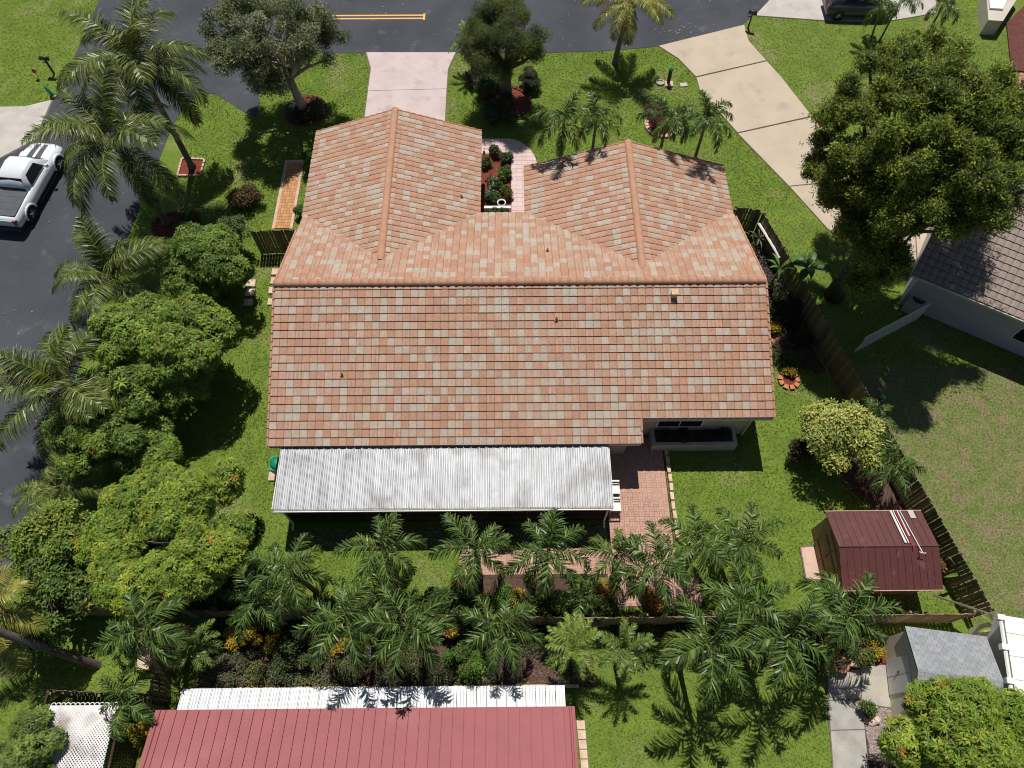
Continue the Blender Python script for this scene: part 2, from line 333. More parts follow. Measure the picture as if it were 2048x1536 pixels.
# pink tiled walk round the front planting bed
def pinkcol(): return jit(random.choice([(0.60,0.44,0.42),(0.62,0.48,0.46),(0.57,0.42,0.40)]), 0.04)
wx0, wx1 = PXY(1029,340)[0], PXY(1075,340)[0]; wy_top = PXY(1000,278)[1]; wy_in = PXY(1000,308)[1]
RX_, RY_ = 1.75, 2.3
earc = [(wx1-RX_+RX_*math.sin(a_), wy_top-RY_+RY_*math.cos(a_)) for a_ in np.linspace(0,math.pi/2,12)]
walk_out = [(-1.9,23.6),(-1.9,wy_top)] + earc + [(wx1,23.6)]
walk_poly = [(-1.9,wy_in),(-1.9,wy_top)] + earc + [(wx1,23.6),(wx0,23.6),(wx0,wy_in-0.35),(wx0-0.1,wy_in-0.1),(wx0-0.35,wy_in)]
def clip_convex(sub, clip):                          # both counter-clockwise
    def area(p_): return sum(p_[i][0]*p_[(i+1)%len(p_)][1]-p_[(i+1)%len(p_)][0]*p_[i][1] for i in range(len(p_)))
    if area(clip) < 0: clip = clip[::-1]
    out = sub
    for i in range(len(clip)):
        (ax,ay),(bx,by) = clip[i],clip[(i+1)%len(clip)]; inp = out; out = []
        side = lambda p_: (bx-ax)*(p_[1]-ay)-(by-ay)*(p_[0]-ax)
        for k_ in range(len(inp)):
            p_,q_ = inp[k_],inp[(k_+1)%len(inp)]; sp_,sq_ = side(p_),side(q_)
            if sp_ >= 0: out.append(p_)
            if sp_*sq_ < 0: t_ = sp_/(sp_-sq_); out.append((p_[0]+(q_[0]-p_[0])*t_,p_[1]+(q_[1]-p_[1])*t_))
        if len(out) < 3: return []
    return out
mb = MB(); mb.prism(walk_poly, -0.1, 0.012); wk = struct('walkway', mb, m_greyc); EXCL.append(walk_poly)
ts = 0.305; yy = 23.6
while yy < wy_top:
    xx = -1.95
    while xx < wx1+0.1:
        g_ = 0.008; sq = [(xx+g_,yy+g_),(xx+ts-g_,yy+g_),(xx+ts-g_,yy+ts-g_),(xx+g_,yy+ts-g_)]
        if inpoly(np.array([[xx+ts/2,yy+ts/2],[xx+ts*.5,yy+ts*.5]]), walk_poly)[0] or (yy>wy_in-.3 or xx>wx0-.2):
            if xx+ts/2 > wx0-0.15 or yy+ts/2 > wy_in-0.02 or (xx>wx0-.5 and yy>wy_in-.4):
                c_ = clip_convex(sq, walk_out)
                if c_: mb = MB(); mb.col = pinkcol(); mb.prism(c_, 0.0, 0.035); mb.build('tile', m_brick, wk)
        xx += ts
    yy += ts
# narrow brick path left of the house
bp = PP((566,330),(572,318),(602,318),(606,326),(583,457),(546,457))
cells = []
a0, a1 = Vector(PXY(564,457)), Vector(PXY(590,320)); dv = (a1-a0).normalized(); nv = Vector((dv.y,-dv.x)); Ln = (a1-a0).length
for i in range(int(Ln/0.2)):
    for j in range(-3,4):
        off = 0.0 if i%2==0 else 0.0
        c = a0+dv*(i*0.2+0.1)+nv*(j*0.16)
        if abs(j*0.16) < 0.46: cells.append((c.x,c.y,(nv.x,nv.y),0.08,0.1))
brick_field('garden_path', cells, m_brick, 0.0, 0.03, lambda: jit((0.50,0.25,0.12),0.16), 'brick', near=(0,0), base_poly=[tuple(a0-nv*0.55), tuple(a0+nv*0.55), tuple(a1+nv*0.55), tuple(a1-nv*0.55)], base_m=m_stonep)

# lower right concrete path and pad
slab_set('path', [PP((1655,1342),(1719,1340),(1721,1398),(1657,1400)), PP((1657,1402),(1721,1400),(1729,1458),(1661,1460)), PP((1661,1462),(1729,1460),(1738,1560),(1668,1560)),
                  PP((1721,1333),(1772,1330),(1786,1416),(1724,1406))], m_greyc, 0.03)
slab_set('shed_step', [PP((1601,1096),(1640,1093),(1656,1160),(1612,1158))], m_stonep, 0.06)
for p in [(547,942),(541,545),(541,575)]:
    pass
# stone slab strip right of the red roof
slab_set('path', [PP((1153+2*i,1441+19.5*i),(1169+1.6*i,1441+19.5*i),(1170.5+1.6*i,1458.5+19.5*i),(1154.6+2*i,1458.5+19.5*i)) for i in range(0,7)], m_stone, 0.03)
slab_set('stepping_stones', [PP((490+a,y0),(507+a,y0),(505+a,y0+13),(487+a,y0+13)) for a,y0 in ((5,560),(3,579),(0,599))] +
         [PP((536+a,y0),(552+a,y0),(550+a,y0+12),(534+a,y0+12)) for a,y0 in ((9,538),(7,556),(3,575),(1,598))], m_stone, 0.05)

# planting bed soils
def bed(poly, m, name='planting_bed', z=0.03):
    mb = MB(); mb.prism(poly, -0.1, z); o = struct(name, mb, m); EXCL.append(poly); return o
bed([(-1.9,24.0),(wx0-0.02,24.0),(wx0-0.02,wy_in-0.37),(wx0-0.12,wy_in-0.14),(wx0-0.36,wy_in-0.02),(-1.9,wy_in-0.02)], m_mulchr)
bed([(-2.15,6.93),(2.6,6.93),(2.6,5.9),(-2.15,5.9)], m_mulch)
bed([(-12.2,4.9),(3.2,4.9),(3.2,2.75),(-12.2,2.75)], m_mulch, z=0.02)
bed([(-12.0,5.95),(4.0,5.95),(4.0,5.2),(-12.0,5.2)], m_mulch, z=0.018)
bed([(11.6,24.6),(13.0,24.4),(14.2,20.0),(15.1,16.6),(14.6,16.4),(13.3,18.5),(11.9,20.2)], m_soil, z=0.02)
bed([(15.0,14.6),(15.9,14.2),(17.5,8.8),(16.4,8.9),(14.6,11.0)], m_mulch, z=0.022)
bed(PP((1722,1412),(1790,1420),(1800,1540),(1740,1540)), m_soil, z=0.015)
bed(PP((1660,1290),(1800,1290),(1782,1330),(1660,1340)), m_mulchr, z=0.024)

# ------------------------------------------------------------------ the tiled house
house = thing('house', (0,18,0), 'single storey house with big terracotta and grey tiled roof and two front wings', 'house')
HO = Vector((0,18,0))
def hp(mb, name, m):                                # parts are given in world coordinates and moved into the house's frame
    mb.v = [(x-HO.x,y-HO.y,z-HO.z) for x,y,z in mb.v]; return mb.build(name, m, house)
EX0, EX1 = -10.05, 11.08; RY, RZ, SL = 18.46, 4.72, 0.36
def zmain(y): return RZ-abs(y-RY)*SL
mb = MB(); mb.box(HX0,13.35,-0.1,HX1,23.8,2.62); mb.box(HX0,23.7,-0.1,-1.85,29.2,2.62); mb.box(1.3,23.7,-0.1,10.6,26.7,2.62)
mb.box(HX0+0.2,12.4,-0.1,5.1,13.45,2.3); hp(mb,'wall',m_stucco)
YE = 12.86; YL = 11.9; XS = 5.5; YN = 24.1
def deck(poly):                                     # closed roof body below the tiles
    n = len(poly); mb.add([(x,y,z) for x,y,z in poly]+[(x,y,z-0.16) for x,y,z in poly], [tuple(range(n)), tuple(range(2*n-1,n-1,-1))]+[(i,n+i,n+(i+1)%n,(i+1)%n) for i in range(n)])
mb = MB(); dz = -0.03
deck([(EX0,YL,zmain(YL)+dz),(XS,YL,zmain(YL)+dz),(XS,RY,RZ+dz),(EX0,RY,RZ+dz)]); deck([(XS,YE,zmain(YE)+dz),(EX1,YE,zmain(YE)+dz),(EX1,RY,RZ+dz),(XS,RY,RZ+dz)])
deck([(EX1,YN,zmain(YN)+dz),(EX0,YN,zmain(YN)+dz),(EX0,RY,RZ+dz),(EX1,RY,RZ+dz)])
WL = dict(x0=-10.09,x1=-1.37,rz=4.10,y1=29.75,yr=20.2); WR = dict(x0=0.83,x1=11.05,rz=4.32,y1=27.15,yr=19.6)
for W in (WL, WR):
    W['xr'] = (W['x0']+W['x1'])/2; W['hw'] = (W['x1']-W['x0'])/2; W['s'] = (W['rz']-2.66)/W['hw']; a,b = 22.4,W['y1']
    deck([(W['x0'],b,2.66+dz),(W['x0'],a,2.66+dz),(W['xr'],W['yr'],W['rz']+dz),(W['xr'],b,W['rz']+dz)][::1])
    deck([(W['x1'],a,2.66+dz),(W['x1'],b,2.66+dz),(W['xr'],b,W['rz']+dz),(W['xr'],W['yr'],W['rz']+dz)])
hp(mb,'roof',m_stucco)
for W, yw in ((WL,29.1),(WR,26.6)):                  # gable walls
    mb = MB(); mb.add([(W['x0']+0.4,yw,2.6),(W['x1']-0.4,yw,2.6),(W['xr'],yw,W['rz']-0.2),(W['x0']+0.4,yw+0.1,2.6),(W['x1']-0.4,yw+0.1,2.6),(W['xr'],yw+0.1,W['rz']-0.2)],[(0,1,2),(5,4,3),(0,3,4,1),(1,4,5,2),(2,5,3,0)]); hp(mb,'gable',m_stucco)
for x in (EX0+0.45, EX1-0.45):
    mb = MB(); mb.add([(x-0.05,13.3,2.6),(x-0.05,23.6,2.6),(x-0.05,RY,RZ-0.2),(x+0.05,13.3,2.6),(x+0.05,23.6,2.6),(x+0.05,RY,RZ-0.2)],[(0,1,2),(5,4,3),(0,3,4,1),(1,4,5,2),(2,5,3,0)]); hp(mb,'gable',m_stucco)
mb = MB()
for x0,x1,y in ((EX0,XS,YL),(XS,EX1,YE)): mb = MB(); mb.box(x0+0.05,y+0.02,zmain(y)-0.27,x1-0.05,y+0.045,zmain(y)-0.04); hp(mb,'fascia',m_white)
mb = MB(); mb.box(-1.3,YN-0.06,zmain(YN)-0.27,0.8,YN-0.03,zmain(YN)-0.04); hp(mb,'fascia',m_white)
mb = MB(); mb.box(WL['x1']-0.045,24,2.4,WL['x1']-0.015,WL['y1']-0.05,2.62); hp(mb,'fascia',m_white); mb = MB(); mb.box(WR['x0']+0.015,24,2.4,WR['x0']+0.045,WR['y1']-0.05,2.62); hp(mb,'fascia',m_white); mb = MB(); mb.box(WL['x0']+0.015,24,2.4,WL['x0']+0.045,WL['y1']-0.05,2.62); hp(mb,'fascia',m_white); mb = MB()
mb.box(WR['x1']-0.045,24,2.4,WR['x1']-0.015,WR['y1']-0.05,2.62)
hp(mb,'fascia',m_white)
# windows of the rear wall
for (a,b) in ((P(1325,843,2.2).x,P(1416,843,2.2).x),):
    fr = MB(); y = 13.32
    fr.box(a-0.06,y-0.03,1.0,b+0.06,y+0.03,2.26); f_o = hp(fr,'window_frame',m_white)
    for q in (0,1):
        pn = MB(); x0 = a+(b-a)*0.5*q+0.02; pn.box(x0,y-0.045,1.06,x0+(b-a)*0.5-0.05,y-0.025,2.2); pn.v=[(X-HO.x,Y-HO.y,Z) for X,Y,Z in pn.v]; pn.build('pane',m_glass,f_o)
# downspout
mb = MB(); xq = HX1-0.12; mb.tube([(xq+0.1,12.95,2.55),(xq+0.1,13.0,2.4),(xq,13.27,2.15),(xq,13.27,0.1)],0.04,6); hp(mb,'downspout',m_white)

# --- tiles
TW, TE = 0.325, 0.352
TT = np.array([0,0.02,0.12,0.32,0.5,0.68,0.88,0.98,1.0]); TZ = np.array([0.0,0.030,0.036,0.045,0.042,0.045,0.036,0.030,0.0])
PAL = [((0.385,0.218,0.145),0.42),((0.405,0.255,0.18),0.20),((0.40,0.335,0.27),0.20),((0.41,0.208,0.13),0.06),((0.40,0.30,0.225),0.12)]
def tile_cols():
    r_ = random.random()*0.999; acc = 0
    for c, p in PAL:
        acc += p
        if r_ < acc: break
    base = np.array(c)*(1+random.uniform(-0.06,0.06)); out = []
    mixc = np.array(random.choice([(0.41,0.36,0.30),(0.44,0.22,0.13),(0.43,0.26,0.18),(0.52,0.35,0.25)])); am = random.choice([0,0,0.15,0.35,0.5])
    for k in range(8):
        out.append(base*(1-am*(k in (1,5,2)))+mixc*am*(k in (1,5,2)))
    for k in range(8): out.append(base*0.9)
    return np.array(out)
def tile_template(w=TW*0.985, L=TE*1.12, lift=0.050, deep=False):
    TZ = np.array([-0.02,0.034,0.044,0.054,0.055,0.054,0.044,0.034,-0.02]) if deep else np.array([0.000,0.012,0.024,0.038,0.042,0.036,0.022,0.010,-0.004])
    n = len(TT); top0 = np.stack([TT*w, np.zeros(n), TZ+lift],1); top1 = np.stack([TT*w, np.full(n,L), TZ+0.006],1); bot = np.stack([TT*w, np.full(n,0.004), TZ+lift-0.045],1)
    V = np.concatenate([top0,top1,bot]); F = [(i,i+1,n+i+1,n+i) for i in range(n-1)]+[(2*n+i,2*n+i+1,i+1,i) for i in range(n-1)]
    return V, np.array(F)
TV, TF = tile_template()
tiles = []      # (matrix 3x4, screen distance)
def lay(origin, u, v, nu, nv, keep, deep=False):
    u = Vector(u).normalized(); v = Vector(v).normalized(); n = u.cross(v).normalized()
    for j in range(nv):
        for i in range(nu):
            o = Vector(origin)+u*(i*TW)+v*(j*TE); c = o+u*TW/2+v*TE/2
            if keep(c): tiles.append((o, u, v, n, (c-Vector((0,0,30))).length, deep))
cs = 1/math.sqrt(1+SL*SL)
n_rear = int(round((EX1-EX0)/TW)); TWm = (EX1-EX0)/n_rear
TW = TWm; TV, TF = tile_template(TW*0.99); TVD, _tf = tile_template(TW*0.93, lift=0.034, deep=True)
nrow = int((RY-YL)/cs/TE)+1
def z_w(W, x, y): return W['rz']-abs(x-W['xr'])*W['s'] if (W['x0']<=x<=W['x1'] and W['yr']-0.3<=y<=W['y1']) else -9
lay((EX0,YL,zmain(YL)), (1,0,0), (0,1,SL), n_rear, nrow, lambda c: (c.y<RY) and (c.x<XS or c.y>YE))
lay((EX1,YN,zmain(YN)), (-1,0,0), (0,-1,SL), n_rear, int((YN-RY)/cs/TE)+1, lambda c: c.y>RY and max(z_w(WL,c.x,c.y),z_w(WR,c.x,c.y)) < c.z+0.12)
for W in (WL, WR):
    nv_ = int(W['hw']*math.sqrt(1+W['s']**2)/TE)+1; nu_ = int(round((W['y1']-19.2)/TW))
    lay((W['x0'],W['y1'],2.66), (0,-1,0), (1,0,W['s']), nu_, nv_, lambda c: c.x<W['xr'] and zmain(c.y)<c.z+0.07, True)
    lay((W['x1'],W['y1']-nu_*TW,2.66), (0,1,0), (-1,0,W['s']), nu_, nv_, lambda c: c.x>W['xr'] and zmain(c.y)<c.z+0.07, True)
tiles.sort(key=lambda t: t[4])
variants = [mesh_np('roof_tile', TV, TF, m_tile, tile_cols()) for _ in range(40)]
def basis(o, u, v, n): return Matrix(((u.x,v.x,n.x,o.x),(u.y,v.y,n.y,o.y),(u.z,v.z,n.z,o.z),(0,0,0,1)))
for i, (o,u,v,n,d,dp) in enumerate(tiles[:300]):
    t = obj('roof_tile', random.choice(variants), house); t.matrix_local = basis(o-HO-n*random.uniform(0,0.008), u, v, n)
rest = tiles[300:]; Vs = []; Cs = []
for (o,u,v,n,d,dp) in rest:
    B = np.array([list(u),list(v),list(n)]); Vs.append((TVD if dp else TV)@B+np.array(o-HO)-np.array(n)*random.uniform(0,0.008)); Cs.append(tile_cols())
nt_ = len(TV); FF = np.concatenate([TF+i*nt_ for i in range(len(rest))])
o = obj('tile_field', mesh_np('tile_field', np.concatenate(Vs), FF, m_tile, np.concatenate(Cs)), house); o['kind'] = 'stuff'
# ridge caps
def cap_mesh():
    mb = MB(); L = 0.42; n = 7; ring = []; mb.smooth = True
    for y, r_, dz_ in ((0,0.185,0.012),(0.0,0.15,0.012),(L,0.165,-0.006)): ring.append([(r_*math.cos(a), y, r_*math.sin(a)*0.75+dz_-0.02) for a in np.linspace(-0.12,math.pi+0.12,n)])
    vs = ring[0]+ring[2]+ring[1]; mb.add(vs, [(i+1,i,n+i,n+i+1) for i in range(n-1)]+[(i,i+1,2*n+i+1,2*n+i) for i in range(n-1)]); return mb.mesh('ridge_cap', m_cap)
capm = cap_mesh()
def caps(a, b, step=0.37):
    a, b = Vector(a), Vector(b); d = (b-a); n = int(d.length/step)+1; d.normalize(); sd = d.cross(Vector((0,0,1))).normalized(); up = sd.cross(d)
    for i in range(n):
        o = obj('ridge_cap', capm, house); p = a+d*(i*step)-HO; o.matrix_local = basis(p, sd, d, up)
caps((EX0-0.02,RY,RZ+0.06),(EX1-0.2,RY,RZ+0.06)); caps((WL['xr'],WL['y1']+0.05,WL['rz']+0.05),(WL['xr'],20.35,WL['rz']+0.05)); caps((WR['xr'],WR['y1']+0.05,WR['rz']+0.05),(WR['xr'],19.75,WR['rz']+0.05))
# rake trim tiles along the gable edges
def rake(a, b):
    mb = MB(); a, b = Vector(a), Vector(b); d = (b-a); n = int(d.length/TE); st = d/n
    for i in range(n):
        p, q = a+st*i+Vector((0,0,0.055)), a+st*(i+1.06)+Vector((0,0,0.02)); mb.tube([p,q],[0.06,0.05],6)
    return hp(mb,'rake_trim',m_cap)
def zE(y): return zmain(y)
rake((EX0-0.02,YL,zE(YL)),(EX0-0.02,RY,RZ)); rake((EX1+0.02,YE,zE(YE)),(EX1+0.02,RY,RZ)); rake((XS+0.02,YL,zE(YL)),(XS+0.02,YE,zE(YE)))
rake((EX0-0.02,22.6,zE(22.6)),(EX0-0.02,RY,RZ)); rake((EX1+0.02,23.6,zE(23.6)),(EX1+0.02,RY,RZ))
for W in (WL,WR): rake((W['x0'],W['y1']+0.02,2.66),(W['xr'],W['y1']+0.02,W['rz'])); rake((W['x1'],W['y1']+0.02,2.66),(W['xr'],W['y1']+0.02,W['rz']))
# roof vents
for px,py in ((684,749),(1113,638),(1095,501),(923,393)):
    z = 3.2
    for _ in range(12):
        p = P(px,py,z); z = max(zmain(p.y), z_w(WL,p.x,p.y))+0.1
    mb = MB(); mb.lathe((p.x,p.y,z-0.05),[(0.11,0),(0.10,0.02),(0.055,0.05),(0.05,0.16),(0.035,0.16),(0.035,0.06)],10); hp(mb,'vent_pipe',m_cap)
p = P(1343,603,4.1); z = zmain(p.y)
mb = MB(); mb.box(p.x-0.11,p.y-0.12,z,p.x+0.11,p.y+0.12,z+0.3); mb.box(p.x-0.14,p.y-0.15,z+0.3,p.x+0.14,p.y+0.15,z+0.35); hp(mb,'box_vent',m_stone)
# flower planter under the rear window, attached to the wall
a, b = P(1300,902,0), P(1468,902,0); zt = 0.62
mb = MB(); x0,x1,y0,y1 = a.x,b.x,a.y,13.35; tk = 0.16
mb.box(x0,y0,-0.05,x1,y0+tk,zt); mb.box(x0,y0+tk,-0.05,x0+tk,y1,zt); mb.box(x1-tk,y0+tk,-0.05,x1,y1,zt); hp(mb,'planter',m_stucco)
mb = MB(); mb.box(x0+tk,y0+tk,0.3,x1-tk,y1,0.5); hp(mb,'planter_soil',m_mulch)
PLANT_REAR = (x0+tk,x1-tk,y0+tk,y1)
EXCL.append([(x0,y0),(x1,y0),(x1,y1),(x0,y1)])

# ------------------------------------------------------------------ metal patio roof
def metal_cover(name, x0, x1, yF, zF, yB, zB, npan, m, label, rib=0.035, group=None, seamless=False, kx=0.0):
    root = thing(name, ((x0+x1)/2, yF, 0), label, 'patio roof' if name!='awning' else 'awning'); O = Vector(root.location)
    wdt = (x1-x0)/npan; L = Vector((0,yB-yF,zB-zF)); 
    pan = MB(); prof = [(0,-0.03),(0,rib),(0.026,rib),(0.036,0.002),(wdt*0.32,0.0),(wdt*0.35,0.007),(wdt*0.38,0.0),(wdt*0.62,0.0),(wdt*0.65,0.007),(wdt*0.68,0.0),(wdt-0.026,0.0)]
    n = len(prof); pan.add([(x,0,z) for x,z in prof]+[(x,L.y,z+L.z) for x,z in prof]+[(x,0,z-0.01) for x,z in prof], [(i,i+1,n+i+1,n+i) for i in range(n-1)]+[(2*n+i,2*n+i+1,i+1,i) for i in range(n-1)])
    me = pan.mesh('roof_panel', m)
    for i in range(npan): 
        o = obj('roof_panel', me, root, (x0+i*wdt-O.x, 0, zF-O.z+random.uniform(0,0.003))); o.rotation_euler = (random.uniform(-0.004,0.004),random.uniform(-0.012,0.012),0)
    return root, O
mx0 = P(545,1020,2.15).x; mx1 = P(1226,1013,2.15).x
pc, O = metal_cover('patio_roof', mx0, mx1, P(885,1016,2.15).y, 2.15, 12.15, 2.27, 45, m_metal, 'long ribbed silver metal patio roof along the back of the tiled house')
yF = O.y
def lp(mb, root, name, m):
    O = root.location; mb.v = [(x-O.x,y-O.y,z-O.z) for x,y,z in mb.v]; return mb.build(name, m, root)
mb = MB(); mb.add([(mx0,yF,2.10),(mx1,yF,2.10),(mx1,12.15,2.22),(mx0,12.15,2.22),(mx0,yF,2.08),(mx1,yF,2.08),(mx1,12.15,2.20),(mx0,12.15,2.20)],[(0,1,2,3),(7,6,5,4),(0,4,5,1),(1,5,6,2),(2,6,7,3),(3,7,4,0)]); lp(mb,pc,'roof_deck',m_conc)
mb = MB(); mb.box(mx0-0.02,yF-0.11,2.03,mx1+0.02,yF-0.005,2.045); mb.box(mx0-0.02,yF-0.12,2.03,mx1+0.02,yF-0.11,2.14); mb.box(mx0-0.02,yF-0.02,2.03,mx1+0.02,yF-0.005,2.13); lp(mb,pc,'gutter',m_white)
mb = MB(); mb.box(mx0-0.03,yF,2.02,mx0-0.005,12.1,2.2); mb.box(mx1+0.005,yF,2.02,mx1+0.03,12.1,2.2); lp(mb,pc,'edge_trim',m_white)
for px in (mx0+0.25, P(890,1030,1.8).x, mx1-0.2):
    mb = MB(); mb.tube([(px,yF-0.06,2.03),(px,yF-0.06,1.95),(px+0.05,yF+0.02,1.8),(px+0.05,yF+0.02,0.25),(px+0.05,yF-0.25,0.08)],0.045,6); lp(mb,pc,'downspout',m_white)
# screened room below: brown kick panels, posts and dark screens
yW = yF+0.12
mb = MB(); mb.box(mx0+0.3,yW,0,mx1-0.12,yW+0.05,0.62); mb.box(mx0+0.3,yW+0.05,0,mx0+0.35,12.3,0.62); mb.box(mx1-0.17,yW+0.05,0,mx1-0.12,10.0,0.62); lp(mb,pc,'kick_panel',m_brown)
xs = np.linspace(mx0+0.3,mx1-0.12,9)
for x in xs:
    mb = MB(); mb.box(x-0.03,yW-0.012,0.0,x+0.03,yW+0.065,2.02); lp(mb,pc,'post',m_brown)
for i in range(8):
    mb = MB(); mb.box(xs[i]+0.03,yW+0.02,0.62,xs[i+1]-0.03,yW+0.03,2.02); lp(mb,pc,'screen',m_dark)
mb = MB(); mb.box(xs[0],yW-0.01,1.15,xs[-1],yW+0.015,1.19); lp(mb,pc,'rail',m_brown)

# ------------------------------------------------------------------ red roofed house at the bottom
red = thing('red_roof_house', (-5,0,0), 'house at the bottom edge with long dusty red panelled roof', 'house')
rx0, rx1, ryE, ryR, rzE, rs = -12.35, 2.2, 1.89, -5.0, 2.62, 0.24
mb = MB(); mb.box(rx0+0.4,-11.5,-0.1,rx1-0.4,1.3,2.55); lp(mb,red,'wall',m_stuccow)
mb = MB(); d = 0.12
zr = rzE+rs*(ryE-ryR)
for s in (1,-1):
    ye = ryR+s*(ryE-ryR)
    vs = [(rx0,ye,rzE-0.03),(rx1,ye,rzE-0.03),(rx1,ryR,zr-0.03),(rx0,ryR,zr-0.03)]
    vs2 = [(x,y,z-d) for x,y,z in vs]; fs=[(0,1,2,3),(7,6,5,4),(0,4,5,1),(1,5,6,2),(2,6,7,3),(3,7,4,0)]
    if s==1: fs=[tuple(reversed(f)) for f in fs]
    mb.add(vs+vs2, fs)
lp(mb,red,'roof',m_seam)
npn = 38; wdt = (rx1-rx0)/npn; csr = math.sqrt(1+rs*rs)
pan = MB(); nst = 17; T = 0.42/csr; bumpz = 0.02
prof = [(0.0,-0.02),(0.0,0.022),(0.03,0.026),(wdt*0.35,0.022),(wdt*0.5,0.021),(wdt*0.65,0.022),(wdt-0.035,0.026),(wdt-0.02,0.022),(wdt-0.02,-0.02)]
n = len(prof); rows = []
for k_ in range(nst):
    y0 = -k_*T; y1 = -(k_+1)*T; z0 = -y0*rs+0.008; z1 = -y1*rs-0.0
    rows.append([(x,y0,z0+z) for x,z in prof]); rows.append([(x,y1,z1+z) for x,z in prof])
vs = [v for r_ in rows for v in r_]; fs = []
for k_ in range(len(rows)-1): fs += [(k_*n+i+1, k_*n+i, (k_+1)*n+i, (k_+1)*n+i+1) for i in range(n-1)]
fs += [(i,i+1,len(vs)+i+1,len(vs)+i) for i in range(n-1)]; vs += [(x,0.0,z-0.03) for x,z in prof]
pan.add(vs,fs); me = pan.mesh('roof_panel', m_red)
for i in range(npn): obj('roof_panel', me, red, (rx0+i*wdt-red.location.x, ryE-red.location.y, rzE+random.uniform(0,0.002)))
for i in range(npn): o = obj('roof_panel', me, red, (rx0+(i+1)*wdt-red.location.x, 2*ryR-ryE-red.location.y, rzE)); o.rotation_euler = (0,0,math.pi)
mb = MB(); mb.tube([(rx0+0.16,ryE-0.02,rzE+0.05),(rx0+0.16,ryR,zr+0.05)],0.05,6); mb.tube([(rx1-0.16,ryE-0.02,rzE+0.05),(rx1-0.16,ryR,zr+0.05)],0.05,6); lp(mb,red,'rake_trim',m_red)
aw, O = metal_cover('awning', P(352,1420,2.25).x+0.1, P(1132,1412,2.25).x, 1.7, 2.42, P(740,1374,2.25).y, 2.25, 39, m_awn, 'white corrugated metal awning with palm shadows above the red roof edge', rib=0.03)
mb = MB(); mb.box(-11.8,2.45,2.12,1.9,2.5,2.2); lp(mb,aw,'beam',m_white)
for x in np.linspace(-11.6,1.8,6):
    mb = MB(); mb.box(x-0.03,2.44,0,x+0.03,2.5,2.12); lp(mb,aw,'post',m_white)
EXCL.append([(-12.3,-12),(2.1,-12),(2.1,2.7),(-12.3,2.7)])
mb = MB(); mb.box(-12.0,2.72,-0.1,2.6,2.84,0.14); lp_o = struct('kerb', mb, m_stone)

# ------------------------------------------------------------------ fences
def board_mesh(w=0.147, h=1.8, t=0.02, m=None, col=(.2,.2,.2)):
    mb = MB(); mb.col = col; mb.add([(-w/2,-t/2,0),(w/2,-t/2,0),(w/2,t/2,0),(-w/2,t/2,0),(-w/2,-t/2,h-0.04),(w/2,-t/2,h-0.04),(w/2,t/2,h-0.04),(-w/2,t/2,h-0.04),(-w/2+0.035,-t/2,h),(w/2-0.035,-t/2,h),(w/2-0.035,t/2,h),(-w/2+0.035,t/2,h)],
      [(0,1,5,4),(1,2,6,5),(2,3,7,6),(3,0,4,7),(4,5,9,8),(5,6,10,9),(6,7,11,10),(7,4,8,11),(8,9,10,11)]); return mb.mesh('board', m)
m_board = mat('fence_board', attr=True, rough=0.9, fvar=0.3, fine=30, bump=0.004, bscale=60, stretch=(1,1,0.3))
bm_d = [board_mesh(w=.136,h=1.8+random.uniform(-.03,.03), m=m_board, col=jit(random.choice([(.23,.17,.10),(.16,.12,.075),(.27,.22,.13),(.20,.18,.09)]),.15)) for d_ in range(9)]; bm_l = [board_mesh(w=.136,h=1.8+random.uniform(-.03,.03), m=m_board, col=jit(random.choice([(.33,.23,.14),(.24,.17,.11),(.40,.29,.18)]),.15)) for d_ in range(9)]
def fence(a, b, label, ms=bm_d, m=m_fence, step=0.15, side=1, h=1.8, sc=1.0, name='wooden_fence'):
    a, b = Vector((a[0],a[1],0)), Vector((b[0],b[1],0)); d = b-a; L = d.length; d.normalize(); root = thing(name, a, label, 'fence', rz=math.atan2(d.y,d.x))
    n = int(L/step)
    for i in range(n):
        o = obj('board', random.choice(ms), root, (i*step+step/2, 0, 0.02+random.uniform(-0.015,0.015))); o.rotation_euler = (random.uniform(-0.012,0.012),random.uniform(-0.012,0.012),random.uniform(-0.02,0.02)); o.scale = (1,1,sc)
    for z in (0.35,0.95,1.55):
        mb = MB(); mb.box(0,side*0.02,z*sc-0.045,L,side*0.055 if side>0 else side*0.055,z*sc+0.045) if side>0 else mb.box(0,-0.055,z*sc-0.045,L,-0.02,z*sc+0.045); mb.build('rail', m, root)
    np_ = max(1,int(round(L/2.4)))
    for i in range(np_+1):
        mb = MB(); x = min(max(i*L/np_,0.05),L-0.05); y0,y1 = (0.06,0.15) if side>0 else (-0.15,-0.06); mb.box(x-0.045,y0,-0.1,x+0.045,y1,1.78*sc); mb.build('post', m, root)
    return root
FA, FB = P(1526,424,1.8), P(1988,1222,1.8); mid_ = FA.lerp(FB,0.5)
fence(FA, FB, 'long weathered board fence running diagonally past the maroon shed to the right boundary', side=1)
fence(P(1469,414,1.8), P(1524,420,1.8), 'short dark board fence beside the right front wing', side=-1)
fence(P(300,1220,1.8), P(1160,1236,1.8), 'back board fence behind the palms above the red roof', side=1, step=0.148)
fence(P(1164,1236,1.8), P(1955,1228,1.8), 'back board fence below the maroon shed and brick patio', ms=bm_l, m=m_fencel, side=1, step=0.148)
fence(P(40,1208,1.8), P(296,1220,1.8), 'back board fence under the yellow green mango tree by the utility pole', side=1, step=0.148)
fence(P(500,463,1.8), P(598,459,1.8), 'short dark board fence between the mango tree and the left front wing', side=1)
fence(P(300,1292,1.8), P(300,1386,1.8), 'short board fence running down beside the concrete box at lower left', side=-1)
fence(P(300,1388,1.8), P(98,1380,1.8), 'dark board fence behind the white lattice cover', side=1)
